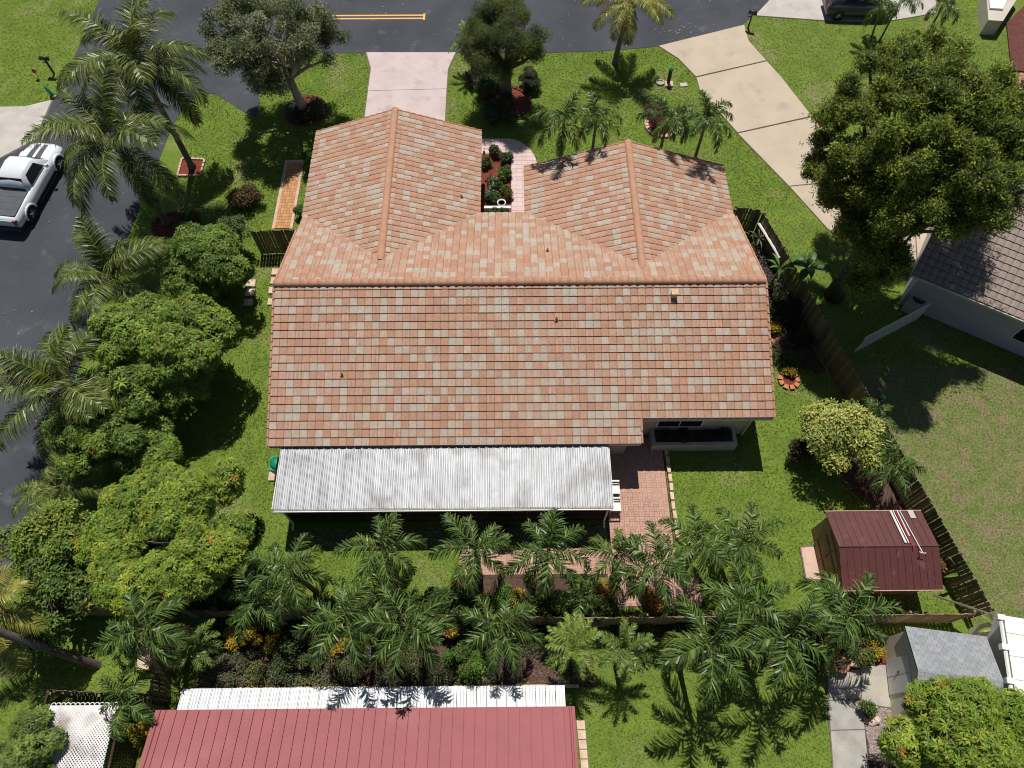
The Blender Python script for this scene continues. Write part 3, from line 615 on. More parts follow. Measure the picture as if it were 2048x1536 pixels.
# dark lattice fence at left of the lattice cover
def lattice(root, name, m, W, H, frame_fn, sp=0.115, sw=0.042, th=0.006):
    """crossing diagonal strips clipped to W x H, mapped to 3-D by frame_fn(u,v,depth)"""
    mb = MB()
    for s in (1,-1):
        c = -H
        while c < W+H:
            pts = []
            # line u = c + s*v   (45 degrees)
            u0,v0,u1,v1 = (c,0,c+H,H) if s==1 else (c+H,0,c,H)
            def clip(u0,v0,u1,v1):
                t0,t1 = 0.0,1.0; du = u1-u0
                if abs(du)<1e-9: return None
                ta,tb = (0-u0)/du,(W-u0)/du
                if ta>tb: ta,tb = tb,ta
                t0,t1 = max(t0,ta),min(t1,tb)
                if t1-t0 < 0.02: return None
                return u0+du*t0, v0+(v1-v0)*t0, u0+du*t1, v0+(v1-v0)*t1
            r_ = clip(u0,v0,u1,v1)
            if r_:
                a,b,c2,d2 = r_; hw = sw*0.7071; dd = 0 if s==1 else th*1.3
                q = [(a-hw,b),(a+hw,b),(c2+hw,d2),(c2-hw,d2)]; q = [(min(max(x,0),W),y) for x,y in q]
                lo = [frame_fn(x,y,dd) for x,y in q]; hi = [frame_fn(x,y,dd+th) for x,y in q]
                mb.add(lo+hi, [(0,3,2,1),(4,5,6,7),(0,1,5,4),(1,2,6,5),(2,3,7,6),(3,0,4,7)])
            c += sp
    o = lp(mb, root, name, m); return o
def lat_fence(a, b, label, h=1.8):
    a, b = Vector(a), Vector(b); a.z = b.z = 0; root = thing('lattice_fence', a, label, 'fence'); d = (b-a); L = d.length; d.normalize(); n = Vector((-d.y,d.x,0))
    o = lattice(root, 'lattice', m_brown, L, h, lambda u,v,w_: tuple(a+d*u+n*w_+Vector((0,0,v)))); o['kind']='stuff'
    mb = MB(); mb.tube([a+Vector((0,0,h)), b+Vector((0,0,h))],0.035,4); lp(mb,root,'rail',m_brown)
    for p in (a,b): mb = MB(); mb.obox((p.x,p.y),(d.x,d.y),0.045,0.045,0,h+0.02); lp(mb,root,'post',m_brown)
lat_fence(P(96,1384,1.8), P(66,1480,1.8), 'dark lattice fence along the left side of the white lattice cover')
lat_fence(P(238,1440,1.8), P(215,1545,1.8), 'dark lattice fence between the white lattice cover and red roof')
# white lattice cover
c0, c1, c2_ = P(102,1411,2.1), P(238,1411,2.1), P(75,1545,2.1)
perg = thing('lattice_cover', (c0.x,-0.2,0), 'white plastic lattice cover with scalloped top edge and grey stains', 'pergola'); 
m_latw = mat('white_lattice', (0.72,0.70,0.69), (0.66,0.64,0.63), 0.6, 2, 30, 0.04, stain=(0.36,0.31,0.29), stain_scale=1.3, stain_lo=0.5, stain_hi=0.72)
Wd = c1.x-c0.x; Hd = c0.y+1.2; ub = Vector((c0.x-0.05,-1.2,2.1))
o = lattice(perg, 'lattice', m_latw, Wd, Hd, lambda u,v,w_: (ub.x+u, ub.y+v, 2.1+w_), sp=0.118, sw=0.075); o['kind']='stuff'
for i in range(14):
    x = c0.x+0.1+i*(Wd-0.2)/13; a_ = np.linspace(0,math.pi,8)
    mb = MB(); mb.tube([(x+0.085*math.cos(t), c0.y+0.085*math.sin(t), 2.115) for t in a_],0.017,5); lp(mb,perg,'scallop',m_white)
mb = MB()
for (x,y) in ((c0.x+0.05,c0.y-0.05),(c1.x-0.05,c1.y-0.05),(c0.x+0.05,-1.1),(c1.x-0.05,-1.1)):
    mb = MB(); mb.box(x-0.045,y-0.045,0,x+0.045,y+0.045,2.09); lp(mb,perg,'post',m_white)
mb = MB(); mb.box(c0.x,c0.y-0.08,1.98,c1.x,c0.y-0.03,2.085); mb.box(c0.x,0.0,1.98,c1.x,0.05,2.085); lp(mb,perg,'beam',m_white)

# ------------------------------------------------------------------ maroon shed
sh = thing('shed', (14.6,7.5,0), 'maroon metal roofed garden shed with tan door side, poles lying on its roof', 'shed')
sx0,sx1,syB,syR,syF = 12.69,16.56,9.03,7.46,5.9; zE_,zR_ = 1.98,2.5
mb = MB(); mb.box(sx0+0.14,syF+0.25,0,sx1-0.15,syB-0.15,1.92)
mb.add([(sx0+0.14,syF+0.25,1.92),(sx0+0.14,syB-0.15,1.92),(sx0+0.14,syR,2.42),(sx1-0.15,syF+0.25,1.92),(sx1-0.15,syB-0.15,1.92),(sx1-0.15,syR,2.42)],[(2,1,0),(3,4,5),(0,1,4,3),(1,2,5,4),(2,0,3,5)])
lp(mb,sh,'wall',m_tan)
for s,ye in ((1,syB),(-1,syF)):
    npn2 = 14; wd = (sx1-sx0)/npn2
    for i in range(npn2):
        x0 = sx0+i*wd; mb = MB(); y0,y1 = ye,syR; q = [(x0,y0,zE_),(x0,y0,zE_+0.018),(x0+0.012,y0,zE_+0.018),(x0+0.016,y0,zE_),(x0+wd-0.003,y0,zE_)]
        q2 = [(x,y1,z+zR_-zE_) for x,y,z in q]; k_ = len(q); vs = q+q2+[(x,y,z-0.03) for x,y,z in q]+[(x,y,z-0.03) for x,y,z in q2]
        fs = [(i_,i_+1,k_+i_+1,k_+i_) for i_ in range(k_-1)]+[(2*k_+i_,2*k_+i_+1,i_+1,i_) for i_ in range(k_-1)]+[(2*k_,3*k_,3*k_+k_-1,2*k_+k_-1)]
        if s==1: fs = [tuple(reversed(f)) for f in fs]
        mb.add(vs,fs); lp(mb,sh,'roof_panel',m_shedr)
mb = MB(); mb.tube([(sx0-0.01,syR,zR_+0.0),(sx1+0.01,syR,zR_+0.0)],0.035,6); lp(mb,sh,'ridge_cap',m_shedr)
mb = MB(); mb.box(sx0-0.01,syF-0.03,zE_-0.06,sx1+0.01,syF-0.005,zE_+0.015); mb.box(sx0-0.01,syB+0.005,zE_-0.06,sx1+0.01,syB+0.03,zE_+0.015); lp(mb,sh,'edge_trim',m_stonep)
for (y0,y1) in ((6.75,7.5),(7.53,8.3)):
    mb = MB(); mb.box(sx0+0.10,y0,0.08,sx0+0.137,y1,1.85); d_ = lp(mb,sh,'door',m_tan)
    mb = MB(); mb.box(sx0+0.085,y0+0.03,0.5,sx0+0.1,y1-0.03,0.58); lp(mb,sh,'door_brace',m_brown)
    mb = MB(); mb.box(sx0+0.085,y0+0.03,1.4,sx0+0.1,y1-0.03,1.48); lp(mb,sh,'door_brace',m_brown)
mb = MB(); mb.box(sx0+0.06,7.44,0.95,sx0+0.1,7.5,1.05); lp(mb,sh,'door_handle',m_black)
mb = MB(); x0_,x1_ = P(1770,1200,1.3).x,P(1828,1200,1.3).x; yy = syF+0.25
mb.box(x0_,yy-0.03,0.9,x1_,yy-0.003,1.6); fr_ = lp(mb,sh,'window_frame',m_stonep)
mb = MB(); mb.box(x0_+0.08,yy-0.04,0.98,x1_-0.08,yy-0.025,1.52); lp(mb,sh,'pane',m_glass)
EXCL.append([(sx0+0.1,syF+0.2),(sx1-0.1,syF+0.2),(sx1-0.1,syB-0.1),(sx0+0.1,syB-0.1)])
def zshed(y): return zR_-(y-syR)*(zR_-zE_)/(syB-syR) if y>syR else zR_-(syR-y)*(zR_-zE_)/(syR-syF)
def roof_pole(pa, pb, r_, m, label, cat, name, hook=False, flat=False):
    a, b = P(*pa,2.2), P(*pb,2.5)
    for q in (0,1,2,3): a = P(*pa, zshed(a.y)+r_+0.03); b = P(*pb, max(zshed(b.y),zshed(b.y))+r_+0.03)
    m1 = a.lerp(b,0.5); root = thing(name, a, label, cat); mb = MB()
    if a.y>syR>b.y:
        t = (a.y-syR)/(a.y-b.y); k_ = a.lerp(b,t); k_.z = zR_+r_+0.06; b = a+(k_-a)*(1/t)
    mb.tube([a,b],r_,6); lp(mb,root,'pole',m)
    if hook: mb = MB(); mb.tube([b+Vector((-0.11,0.03,0.0)),b+Vector((-0.04,-0.03,0.0)),b,b+Vector((0.05,-0.04,0)),b+Vector((0.12,-0.02,0))],r_*1.1,6); lp(mb,root,'hook',m)
roof_pole((1781,1022),(1812,1086),0.04,m_white,'widest white plastic pipe lying on the maroon shed roof','pipe','pipe')
roof_pole((1786,1022),(1818,1086),0.02,m_white,'thin white pipe beside the widest pipe on the maroon shed','pipe','pipe')
roof_pole((1790,1021),(1826,1098),0.016,m_redp,'thin red pole lying on the maroon shed roof','pole','pole')
roof_pole((1794,1021),(1819,1072),0.022,m_white,'short white pipe right of the red pole on the shed roof','pipe','pipe')
roof_pole((1799,1021),(1839,1108),0.016,m_white,'long white pole with hooked end lying on the shed roof','pole','pole',hook=True)
a = P(1824,1028,2.1); mb = MB(); mb.obox((0,0),(1,0),0.11,0.2,0,0.02); o = mb.build('sign_plate',m_conc); o.location=(a.x,a.y,zshed(a.y)+0.03); o.rotation_euler=(-math.atan((zR_-zE_)/(syB-syR)),0,0); tag(o,'small pale rectangular plate on the right end of the maroon shed roof','plate')

# ------------------------------------------------------------------ grey shingled shed
gs = thing('shed', (15.8,3.4,0), 'grey shingled garden shed with cream double door beside the concrete path', 'shed')
A_, B_ = P(1810,1252,2.1), P(1973,1273,2.1); C_ = P(1830,1338,2.62); D_ = P(1833,1400,2.1)
ux = (B_-A_); ux.z=0; wdt_ = ux.length; ux.normalize(); uy = Vector((-ux.y,ux.x,0)); 
dep1 = (A_-C_).dot(uy); dep1 = max(1.3,dep1); zr2 = 2.62; base = A_-uy*dep1   # ridge left point
def gpt(u,v,z): p = A_+ux*u-uy*v; return (p.x,p.y,z)
mb = MB(); e_ = 0.12
poly = [gpt(e_,e_,0)[:2],gpt(wdt_-e_,e_,0)[:2],gpt(wdt_-e_,2*dep1-e_,0)[:2],gpt(e_,2*dep1-e_,0)[:2]]; mb.prism(poly,0,2.02); EXCL.append(poly)
for u_ in (e_,wdt_-e_-0.05):
    a,b,c = gpt(u_,e_,2.02),gpt(u_,2*dep1-e_,2.02),gpt(u_,dep1,zr2-0.05); a2,b2,c2 = gpt(u_+0.05,e_,2.02),gpt(u_+0.05,2*dep1-e_,2.02),gpt(u_+0.05,dep1,zr2-0.05)
    mb.add([a,b,c,a2,b2,c2],[(0,1,2),(5,4,3),(0,3,4,1),(1,4,5,2),(2,5,3,0)])
lp(mb,gs,'wall',m_creamp)
mb = MB()
for s in (0,1):
    v0,v1 = (0,dep1) if s==0 else (2*dep1,dep1)
    vs = [gpt(0,v0,2.08),gpt(wdt_,v0,2.08),gpt(wdt_,v1,zr2),gpt(0,v1,zr2)]; vs += [(x,y,z-0.06) for x,y,z in vs]; mb.add(vs,[(0,1,2,3),(7,6,5,4),(0,4,5,1),(1,5,6,2),(2,6,7,3),(3,7,4,0)])
lp(mb,gs,'roof',m_black)
slen = math.hypot(dep1,zr2-2.08); nr = int(slen/0.145); shw = 0.24; cnt = 0; small = MB()
for s in (0,1):
    for j in range(nr+1):
        nsh = int(wdt_/shw)
        for i in range(nsh+1):
            u0 = i*shw-(j%2)*shw*0.5; u1 = u0+shw-0.008; u0 = max(u0,0); u1 = min(u1,wdt_)
            if u1-u0 < 0.04: continue
            t0,t1 = j*0.145/slen, min((j+1.15)*0.145/slen,1.0)
            if t0>=0.99: continue
            def vv(t): return (t*dep1 if s==0 else 2*dep1-t*dep1)
            z0,z1 = 2.08+(zr2-2.08)*t0+0.016, 2.08+(zr2-2.08)*t1+0.005
            mb = MB(); mb.col = jit((0.27,0.285,0.295),0.13)
            mb.add([gpt(u0,vv(t0),z0),gpt(u1,vv(t0),z0),gpt(u1,vv(t1),z1),gpt(u0,vv(t1),z1),gpt(u0,vv(t0),z0-0.014),gpt(u1,vv(t0),z0-0.014)],[(0,1,2,3) if s==1 else (3,2,1,0),(4,5,1,0) if s==1 else (0,1,5,4)])
            if cnt < 299: lp(mb,gs,'shingle',m_shing)
            else: small.col = mb.col; small.add(mb.v, mb.f)
            cnt += 1
if small.v: lp(small,gs,'shingle_field',m_shing)['kind']='stuff'
for (v0,v1) in ((dep1-0.62,dep1-0.02),(dep1+0.02,dep1+0.62)):
    mb = MB(); q = [gpt(e_-0.035,v0,0)[:2],gpt(e_-0.003,v0,0)[:2],gpt(e_-0.003,v1,0)[:2],gpt(e_-0.035,v1,0)[:2]]; mb.prism(q,0.1,1.85); lp(mb,gs,'door',m_white)
mb = MB(); c = gpt(e_-0.05,dep1-0.1,1); mb.lathe(c,[(0.04,0),(0.04,0.1)],6); lp(mb,gs,'door_handle',m_black)

# ------------------------------------------------------------------ white insulated roof at the right edge
A_, B_, C_ = P(1996,1229,2.6), P(2018,1378,2.6), P(2060,1243,2.6)
wr = thing('patio_roof', (A_.x+1.5,A_.y-1.5,0), 'flat white insulated patio roof with white gutter at the right edge', 'patio roof')
dv_ = (B_-A_).normalized(); rv_ = Vector((-dv_.y,dv_.x,0)); 
for i in range(4):
    a = A_+rv_*(0.2+i*1.0); q=[a, a+rv_*0.985, a+rv_*0.985+dv_*2.9, a+dv_*2.9]; mb = MB(); mb.prism([(p.x,p.y) for p in q],2.52,2.6); lp(mb,wr,'roof_panel',m_white)
for i in range(3):
    q=[A_+rv_*0.2+dv_*(0.6+i*0.8), A_+rv_*4.2+dv_*(0.6+i*0.8), A_+rv_*4.2+dv_*(0.615+i*0.8), A_+rv_*0.2+dv_*(0.615+i*0.8)]; mb=MB(); mb.prism([(p.x,p.y) for p in q],2.6,2.612); lp(mb,wr,'seam',m_conc)
mb = MB(); mb.tube([A_+rv_*0.07,A_+rv_*0.07+dv_*2.9],0.07,6); lp(mb,wr,'gutter',m_white)
for t in (0.1,1.15,2.3):
    p = A_+rv_*0.05+dv_*t; mb = MB(); mb.obox((p.x,p.y),(rv_.x,rv_.y),0.14,0.1,2.5,2.72); lp(mb,wr,'bracket',m_white)
p0 = A_+rv_*0.35; mb = MB(); q=[p0,p0+rv_*0.08,p0+rv_*0.08+dv_*2.8,p0+dv_*2.8]; mb.prism([(p.x,p.y) for p in q],0,2.5); lp(mb,wr,'wall',m_white)
mb = MB(); q=[A_+dv_*2.8,A_+dv_*2.85,A_+dv_*2.85+rv_*4,A_+dv_*2.8+rv_*4]; mb.prism([(p.x,p.y) for p in q],0,2.5); lp(mb,wr,'wall',m_stuccow)

# ------------------------------------------------------------------ neighbour's house on the right
nh = thing('house', (22,20,0), 'grey stucco neighbour house with brown tiled roof at the right edge', 'house')
A_ = P(1825,548,2.7); ux = (P(2048,640,2.7)-A_); ux.z=0; ux.normalize(); uy = Vector((-ux.y,ux.x,0))
def npt(u,v,z): p = A_+ux*u+uy*v; return (p.x,p.y,z)
SN = 0.36; LN = 14.0; DN = 6.0
mb = MB(); e_ = 0.5; mb.prism([npt(e_,e_,0)[:2],npt(LN,e_,0)[:2],npt(LN,2*DN-e_,0)[:2],npt(e_,2*DN-e_,0)[:2]],-0.1,2.62)
a,b,c = npt(e_,e_,2.6),npt(e_,2*DN-e_,2.6),npt(e_,DN,2.6+SN*DN-0.2); a2,b2,c2=npt(e_+.1,e_,2.6),npt(e_+.1,2*DN-e_,2.6),npt(e_+.1,DN,2.6+SN*DN-0.2); mb.add([a,b,c,a2,b2,c2],[(0,1,2),(5,4,3),(0,3,4,1),(1,4,5,2),(2,5,3,0)])
lp(mb,nh,'wall',m_stuccow); EXCL.append([npt(e_,e_,0)[:2],npt(LN,e_,0)[:2],npt(LN,2*DN-e_,0)[:2],npt(e_,2*DN-e_,0)[:2]])
mb = MB()
for s in (0,1):
    v0 = 0 if s==0 else 2*DN
    vs=[npt(0,v0,2.68),npt(LN,v0,2.68),npt(LN,DN,2.68+SN*DN),npt(0,DN,2.68+SN*DN)]; vs+=[(x,y,z-0.15) for x,y,z in vs]; mb.add(vs,[(0,1,2,3),(7,6,5,4),(0,4,5,1),(1,5,6,2),(2,6,7,3),(3,7,4,0)])
lp(mb,nh,'roof',m_brown)
mb = MB(); q=[npt(0.02,-0.01,0)[:2],npt(LN,-0.01,0)[:2],npt(LN,-0.1,0)[:2],npt(0.02,-0.1,0)[:2]]; mb.prism(q,2.58,2.7); lp(mb,nh,'gutter',m_stucco)
slope = math.sqrt(1+SN*SN); vdir = Vector((uy.x,uy.y,SN)).normalized(); nn = Vector((ux.x,ux.y,0)).cross(vdir).normalized()
tl = []
for j in range(int(DN*slope/0.36)):
    for i in range(int(LN/0.33)):
        o_ = Vector(npt(i*0.33,0,2.68))+vdir*(j*0.36); 
        if (Vector((o_.x,o_.y,0))-Vector((0,0,0))).length<60 and o_.x < 33: tl.append(o_)
tl.sort(key=lambda p_: p_.x)
TV2, TF2 = tile_template(0.325,0.40,0.05)
def nc(): return np.array([jit((0.27,0.215,0.185),0.07)]*8+[(0.17,0.13,0.11)]*8)
nvar = [mesh_np('roof_tile', TV2, TF2, m_ntile, nc()) for _ in range(10)]
for o_ in tl[:300]:
    t = obj('roof_tile', random.choice(nvar), nh); t.matrix_local = basis(o_-nh.location, Vector((ux.x,ux.y,0)), vdir, nn)
Vs=[];Cs=[]
for o_ in tl[300:]:
    B = np.array([[ux.x,ux.y,0],list(vdir),list(nn)]); Vs.append(TV2@B+np.array(o_-nh.location)); Cs.append(nc())
if Vs: obj('tile_field', mesh_np('tile_field', np.concatenate(Vs), np.concatenate([TF2+i*len(TV2) for i in range(len(Vs))]), m_ntile, np.concatenate(Cs)), nh)['kind']='stuff'
q0 = P(2010,742,1.35); t_ = (q0-A_).dot(ux)
mb = MB(); q=[npt(t_,e_-0.03,0)[:2],npt(t_+1.5,e_-0.03,0)[:2],npt(t_+1.5,e_-0.004,0)[:2],npt(t_,e_-0.004,0)[:2]]; mb.prism(q,0.85,1.75); wf = lp(mb,nh,'window_frame',m_white)
for k_ in (0,1):
    mb = MB(); q=[npt(t_+0.05+k_*0.72,e_-0.045,0)[:2],npt(t_+0.72+k_*0.72,e_-0.045,0)[:2],npt(t_+0.72+k_*0.72,e_-0.028,0)[:2],npt(t_+0.05+k_*0.72,e_-0.028,0)[:2]]; mb.prism(q,0.9,1.7); lp(mb,nh,'pane',m_glass)
# air conditioner
p = P(1838,598,0.8); ac = thing('air_conditioner', (p.x,p.y,0), 'grey air conditioning unit beside the neighbour house wall', 'air conditioner', rz=math.atan2(ux.y,ux.x))
mb = MB(); mb.box(-0.4,-0.4,0,0.4,0.4,0.85); mb.build('cabinet',m_conc,ac); mb = MB(); mb.lathe((0,0,0.85),[(0.33,0),(0.33,0.03),(0.28,0.03),(0.28,0.0)],16); mb.build('fan_grille',m_black,ac)
for k_ in range(6):
    mb = MB(); mb.obox((0,0),(math.cos(k_*math.pi/6),math.sin(k_*math.pi/6)),0.3,0.008,0.885,0.895); mb.build('grille_bar',m_conc,ac)
# white louvre fence
a, b = P(1733,674,1.5), P(1868,603,1.5); wf = thing('louvre_fence', (a.x,a.y,0), 'white slatted fence joining the board fence to the neighbour wall', 'fence', rz=math.atan2(b.y-a.y,b.x-a.x)); L = (b-a).length; L=(Vector((b.x,b.y))-Vector((a.x,a.y))).length
mb = MB(); mb.box(-0.055,-0.01,0,0.055,0.01,1.5); mpick = mb.mesh('picket',m_white)
for i in range(int(L/0.23)): o = obj('picket',mpick,wf,(i*0.23+0.1,0,0.04))
for z in (0.25,1.3): mb = MB(); mb.box(0,0.045,z-0.03,L,0.07,z+0.03); mb.build('rail',m_white,wf)
# house corner at the top right
ch = thing('house', (33,43,0), 'corner of a house with white ledge and dark red brick wall at top right', 'house')
a = P(1945,0,2.4); 
mb = MB(); q = PP((2012,48),(2060,0),(2090,150),(2022,142)); mb.prism(q,-0.1,0.08); lp(mb,ch,'brick_terrace',m_rust)
mb = MB(); q=[PXY(1977,40,1.0),PXY(2006,42,1.0),PXY(2045,-20,1.0),PXY(1972,-20,1.0)]; mb.prism(q,-0.1,1.0); lp(mb,ch,'wall',m_stucco)
mb = MB(); q=[PXY(1980,16,1.1),PXY(2006,18,1.1),PXY(2030,-30,1.1),PXY(1975,-30,1.1)]; mb.prism(q,1.0,1.12); lp(mb,ch,'ledge',m_white)
mb = MB(); q=[PXY(2040,145,3.0),PXY(2070,148,3.0),PXY(2080,190,3.0),PXY(2030,176,3.0)]; mb.prism(q,2.85,3.0); lp(mb,ch,'roof',m_cap)
EXCL.append(PP((1977,40),(2012,48),(2022,142),(2090,150),(2090,-30),(1977,-30)))

# ------------------------------------------------------------------ vehicles
def car_body(sections, n=10):
    """sections: list of (y, half_w_low, half_w_mid, half_w_top, z_low, z_mid, z_top)"""
    mb = MB(); rings = []
    for (y,wl,wm,wt,zl,zm,zt) in sections:
        rings.append([(-wl,y,zl),(-wm,y,(zl+zm)/2),(-wm,y,zm),(-wt-0.02,y,zt-0.05),(-wt+0.08,y,zt),(0,y,zt+0.02),(wt-0.08,y,zt),(wt+0.02,y,zt-0.05),(wm,y,zm),(wm,y,(zl+zm)/2),(wl,y,zl)])
    k = len(rings[0]); vs=[v for r_ in rings for v in r_]; fs=[]
    for i in range(len(rings)-1):
        for j in range(k-1): fs.append((i*k+j,(i+1)*k+j,(i+1)*k+j+1,i*k+j+1))
        fs.append((i*k+k-1,(i+1)*k+k-1,(i+1)*k,i*k))
    fs += [tuple(range(k)), tuple((len(rings)-1)*k+j for j in range(k-1,-1,-1))]
    mb.smooth=True; mb.add(vs,fs); return mb
def wheel(root, x, y, r_, wth=0.25):
    s = 1 if x>0 else -1
    mb = MB(); n=18; prof=[(r_*0.62,-wth/2),(r_*0.94,-wth/2),(r_,-wth/2+0.04),(r_,wth/2-0.04),(r_*0.94,wth/2),(r_*0.62,wth/2)]
    vs=[(x+a_,y+R_*math.cos(2*math.pi*k/n),r_+R_*math.sin(2*math.pi*k/n)) for R_,a_ in prof for k in range(n)]
    fs=[(i*n+k,i*n+(k+1)%n,((i+1)%6)*n+(k+1)%n,((i+1)%6)*n+k) for i in range(6) for k in range(n)]; mb.add(vs,fs); w_ = mb.build('wheel',m_rubber,root)
    mb = MB(); xo = x+s*(wth/2-0.03); rr_=r_*0.62
    mb.tube([(xo-s*0.05,y,r_),(xo-s*0.02,y,r_)],rr_,16)
    for k in range(5):
        a_=2*math.pi*k/5; mb.tube([(xo+s*0.01,y,r_),(xo+s*0.005,y+math.cos(a_)*rr_*0.95,r_+math.sin(a_)*rr_*0.95)],[0.05,0.035],4)
    rim = mb.build('rim',m_chrome,w_)
tr = Vector((0,0)); pa = P(112,300,0.9); pb = P(70,425,0.6)
# heading of the pickup: from rear to front
f0, f1 = P(60,440,0.35), P(118,335,0.35); hd = Vector((f1.x-f0.x,f1.y-f0.y)).normalized()
rz = math.atan2(-hd.x,hd.y); left = Vector((-hd.y,hd.x))
tail = P(40,468,0.5); cen = Vector((f0.x,f0.y))+hd*2.15+left*0.98
truck = thing('pickup_truck', (cen.x,cen.y,0), 'white pickup truck with two dark hood stripes and covered bed', 'pickup truck', rz=rz)
S = [(-2.85,.80,.93,.86,.50,.75,1.02),(-2.7,.85,.97,.90,.42,.8,1.10),(-1.0,.90,1.0,.92,.38,.8,1.12),(0.3,.90,1.0,.92,.38,.85,1.12),(1.2,.90,1.0,.90,.38,.85,1.10),(1.4,.90,1.0,.84,.38,.85,1.10),(2.1,.90,1.0,.80,.40,.82,1.06),(2.6,.86,.95,.72,.42,.78,.98),(2.82,.74,.84,.60,.45,.72,.88)]
car_body(S).build('body',m_paintw,truck)
mb = car_body([(-0.85,.84,.86,.70,1.08,1.12,1.40),(-0.45,.84,.86,.66,1.08,1.15,1.84),(0.5,.84,.86,.66,1.08,1.15,1.88),(0.85,.84,.86,.64,1.08,1.15,1.80),(1.45,.82,.84,.70,1.06,1.09,1.20)]); mb.build('cab',m_paintw,truck)
for s in (1,-1):
    mb = MB(); pts=[(s*.868,-0.5,1.2),(s*.868,0.95,1.2),(s*.73,0.62,1.70),(s*.73,-0.28,1.72)]; mb.add(pts+[(x-s*0.02,y,z) for x,y,z in pts],[(0,1,2,3) if s>0 else (3,2,1,0),(0,3,7,4),(1,0,4,5),(2,1,5,6),(3,2,6,7)]); mb.v=[(x+s*0.02,y,z) for x,y,z in mb.v]; mb.build('side_window',m_glass,truck)
    mb = MB(); mb.box(min(s*1.0,s*1.16),0.85,1.15,max(s*1.0,s*1.16),0.97,1.32); mb.build('mirror',m_paintw,truck)
    mb = MB(); mb.box(min(s*.93,s*1.03),-1.0,.28,max(s*.93,s*1.03),1.3,.34); mb.build('side_step',m_black,truck)
    mb = MB(); mb.add([(s*.72,-2.87,.74),(s*.90,-2.85,.74),(s*.86,-2.83,1.02),(s*.70,-2.85,1.02),(s*.93,-2.70,.76),(s*.90,-2.70,1.02)],[(0,1,2,3),(1,4,5,2)]); mb.v=[(x+s*0.015,y-0.03,z) for x,y,z in mb.v]; mb.build('tail_lamp',m_lampr,truck)
    for yw in (-1.75,1.85):
        wheel(truck,s*0.88,yw,0.41,0.28)
        mb = MB(); n=10; mb.tube([(s*0.99,yw+0.50*math.cos(a),0.41+0.50*math.sin(a)) for a in np.linspace(0.05,math.pi-0.05,n)],0.055,6); mb.build('fender_flare',m_paintw,truck)
        mb = MB(); mb.tube([(s*0.93,yw,0.42),(s*1.005,yw,0.42)],0.46,14); mb.build('wheel_well',m_black,truck)
    for yd in (0.05,0.75): mb=MB(); mb.tube([(s*1.03,yd-0.09,1.0),(s*1.03,yd+0.09,1.0)],0.022,5); mb.build('door_handle',m_chrome,truck)
    mb = MB(); mb.add([(s*.10,1.35,1.13),(s*.42,1.35,1.13),(s*.33,2.65,1.0),(s*.10,2.65,1.0)],[(0,1,2,3) if s>0 else (3,2,1,0)]); 
    vs=[(x, y, 0) for y in (1.42,1.75,2.1,2.4,2.62) for x in (s*.09, s*(.40-0.07*(y-1.4)))]
    zz={1.42:1.135,1.75:1.115,2.1:1.095,2.4:1.05,2.62:1.0}; mb = MB(); mb.add([(x,y,zz[y]) for x,y,_ in vs],[((2*i,2*i+1,2*i+3,2*i+2) if s>0 else (2*i+2,2*i+3,2*i+1,2*i)) for i in range(4)]); mb.build('hood_stripe',m_tonneau,truck)
mb = MB(); mb.add([(-.74,1.47,1.19),(.74,1.47,1.19),(.66,0.93,1.79),(-.66,0.93,1.79)],[(0,1,2,3)]); mb.v=[(x,y+0.02,z+0.03) for x,y,z in mb.v]; mb.build('windscreen',m_glass,truck)
mb = MB(); mb.add([(-.72,-0.88,1.16),(.72,-0.88,1.16),(.66,-0.56,1.72),(-.66,-0.56,1.72)],[(3,2,1,0)]); mb.v=[(x,y-0.03,z+0.02) for x,y,z in mb.v]; mb.build('rear_window',m_glass,truck)
for k_ in range(4):
    mb = MB(); y0 = -2.62+k_*0.42; mb.box(-.83,y0,1.10,.83,y0+0.41,1.165); mb.build('bed_cover',m_tonneau,truck)
mb = MB(); mb.box(-.70,-2.88,.62,.70,-2.84,1.03); mb.build('tailgate',m_paintw,truck)
mb = MB(); mb.box(-.88,-3.02,.40,.88,-2.86,.58); mb.build('bumper',m_black,truck)

p0, p1 = P(1652,20,0.4), P(1790,40,0.4)
sv = P(1676,33,0.3); suv = thing('parked_car', (sv.x+1.35,sv.y+0.85,0), 'charcoal hatchback car cut by the top edge on the pale driveway', 'car', rz=R(-91))
S = [(-2.1,.70,.80,.62,.35,.7,.95),(-1.9,.80,.88,.72,.28,.7,1.02),(-0.8,.84,.9,.76,.25,.7,1.02),(0.9,.84,.9,.76,.25,.7,1.0),(1.7,.80,.88,.66,.28,.65,.86),(2.1,.66,.76,.5,.33,.55,.70)]
# rotated so that the tail points left in the picture
suv.rotation_euler = (0,0,R(-90)-0.03)
car_body(S).build('body',m_paintd,suv)
car_body([(-1.95,.70,.74,.50,.98,1.0,1.1),(-1.6,.74,.76,.56,.98,1.0,1.45),(0.1,.74,.76,.56,.98,1.0,1.5),(0.5,.74,.76,.54,.98,1.0,1.42),(1.2,.70,.74,.55,.95,.97,1.02)]).build('cab',m_paintd,suv)
for s in (1,-1):
    mb = MB(); pts=[(s*.79,-1.3,1.06),(s*.79,0.7,1.06),(s*.66,0.35,1.36),(s*.66,-1.1,1.38)]; mb.add(pts,[(0,1,2,3) if s>0 else (3,2,1,0)]); mb.build('side_window',m_glass,suv)
    for yw in (-1.3,1.3): wheel(suv,s*0.80,yw,0.33,0.22); mb = MB(); mb.tube([(s*0.83,yw,0.34),(s*0.905,yw,0.34)],0.38,14); mb.build('wheel_well',m_black,suv)
    mb = MB(); mb.box(min(s*.5,s*.74),-2.12,.74,max(s*.5,s*.74),-2.06,.94); mb.build('tail_lamp',m_lampr,suv)

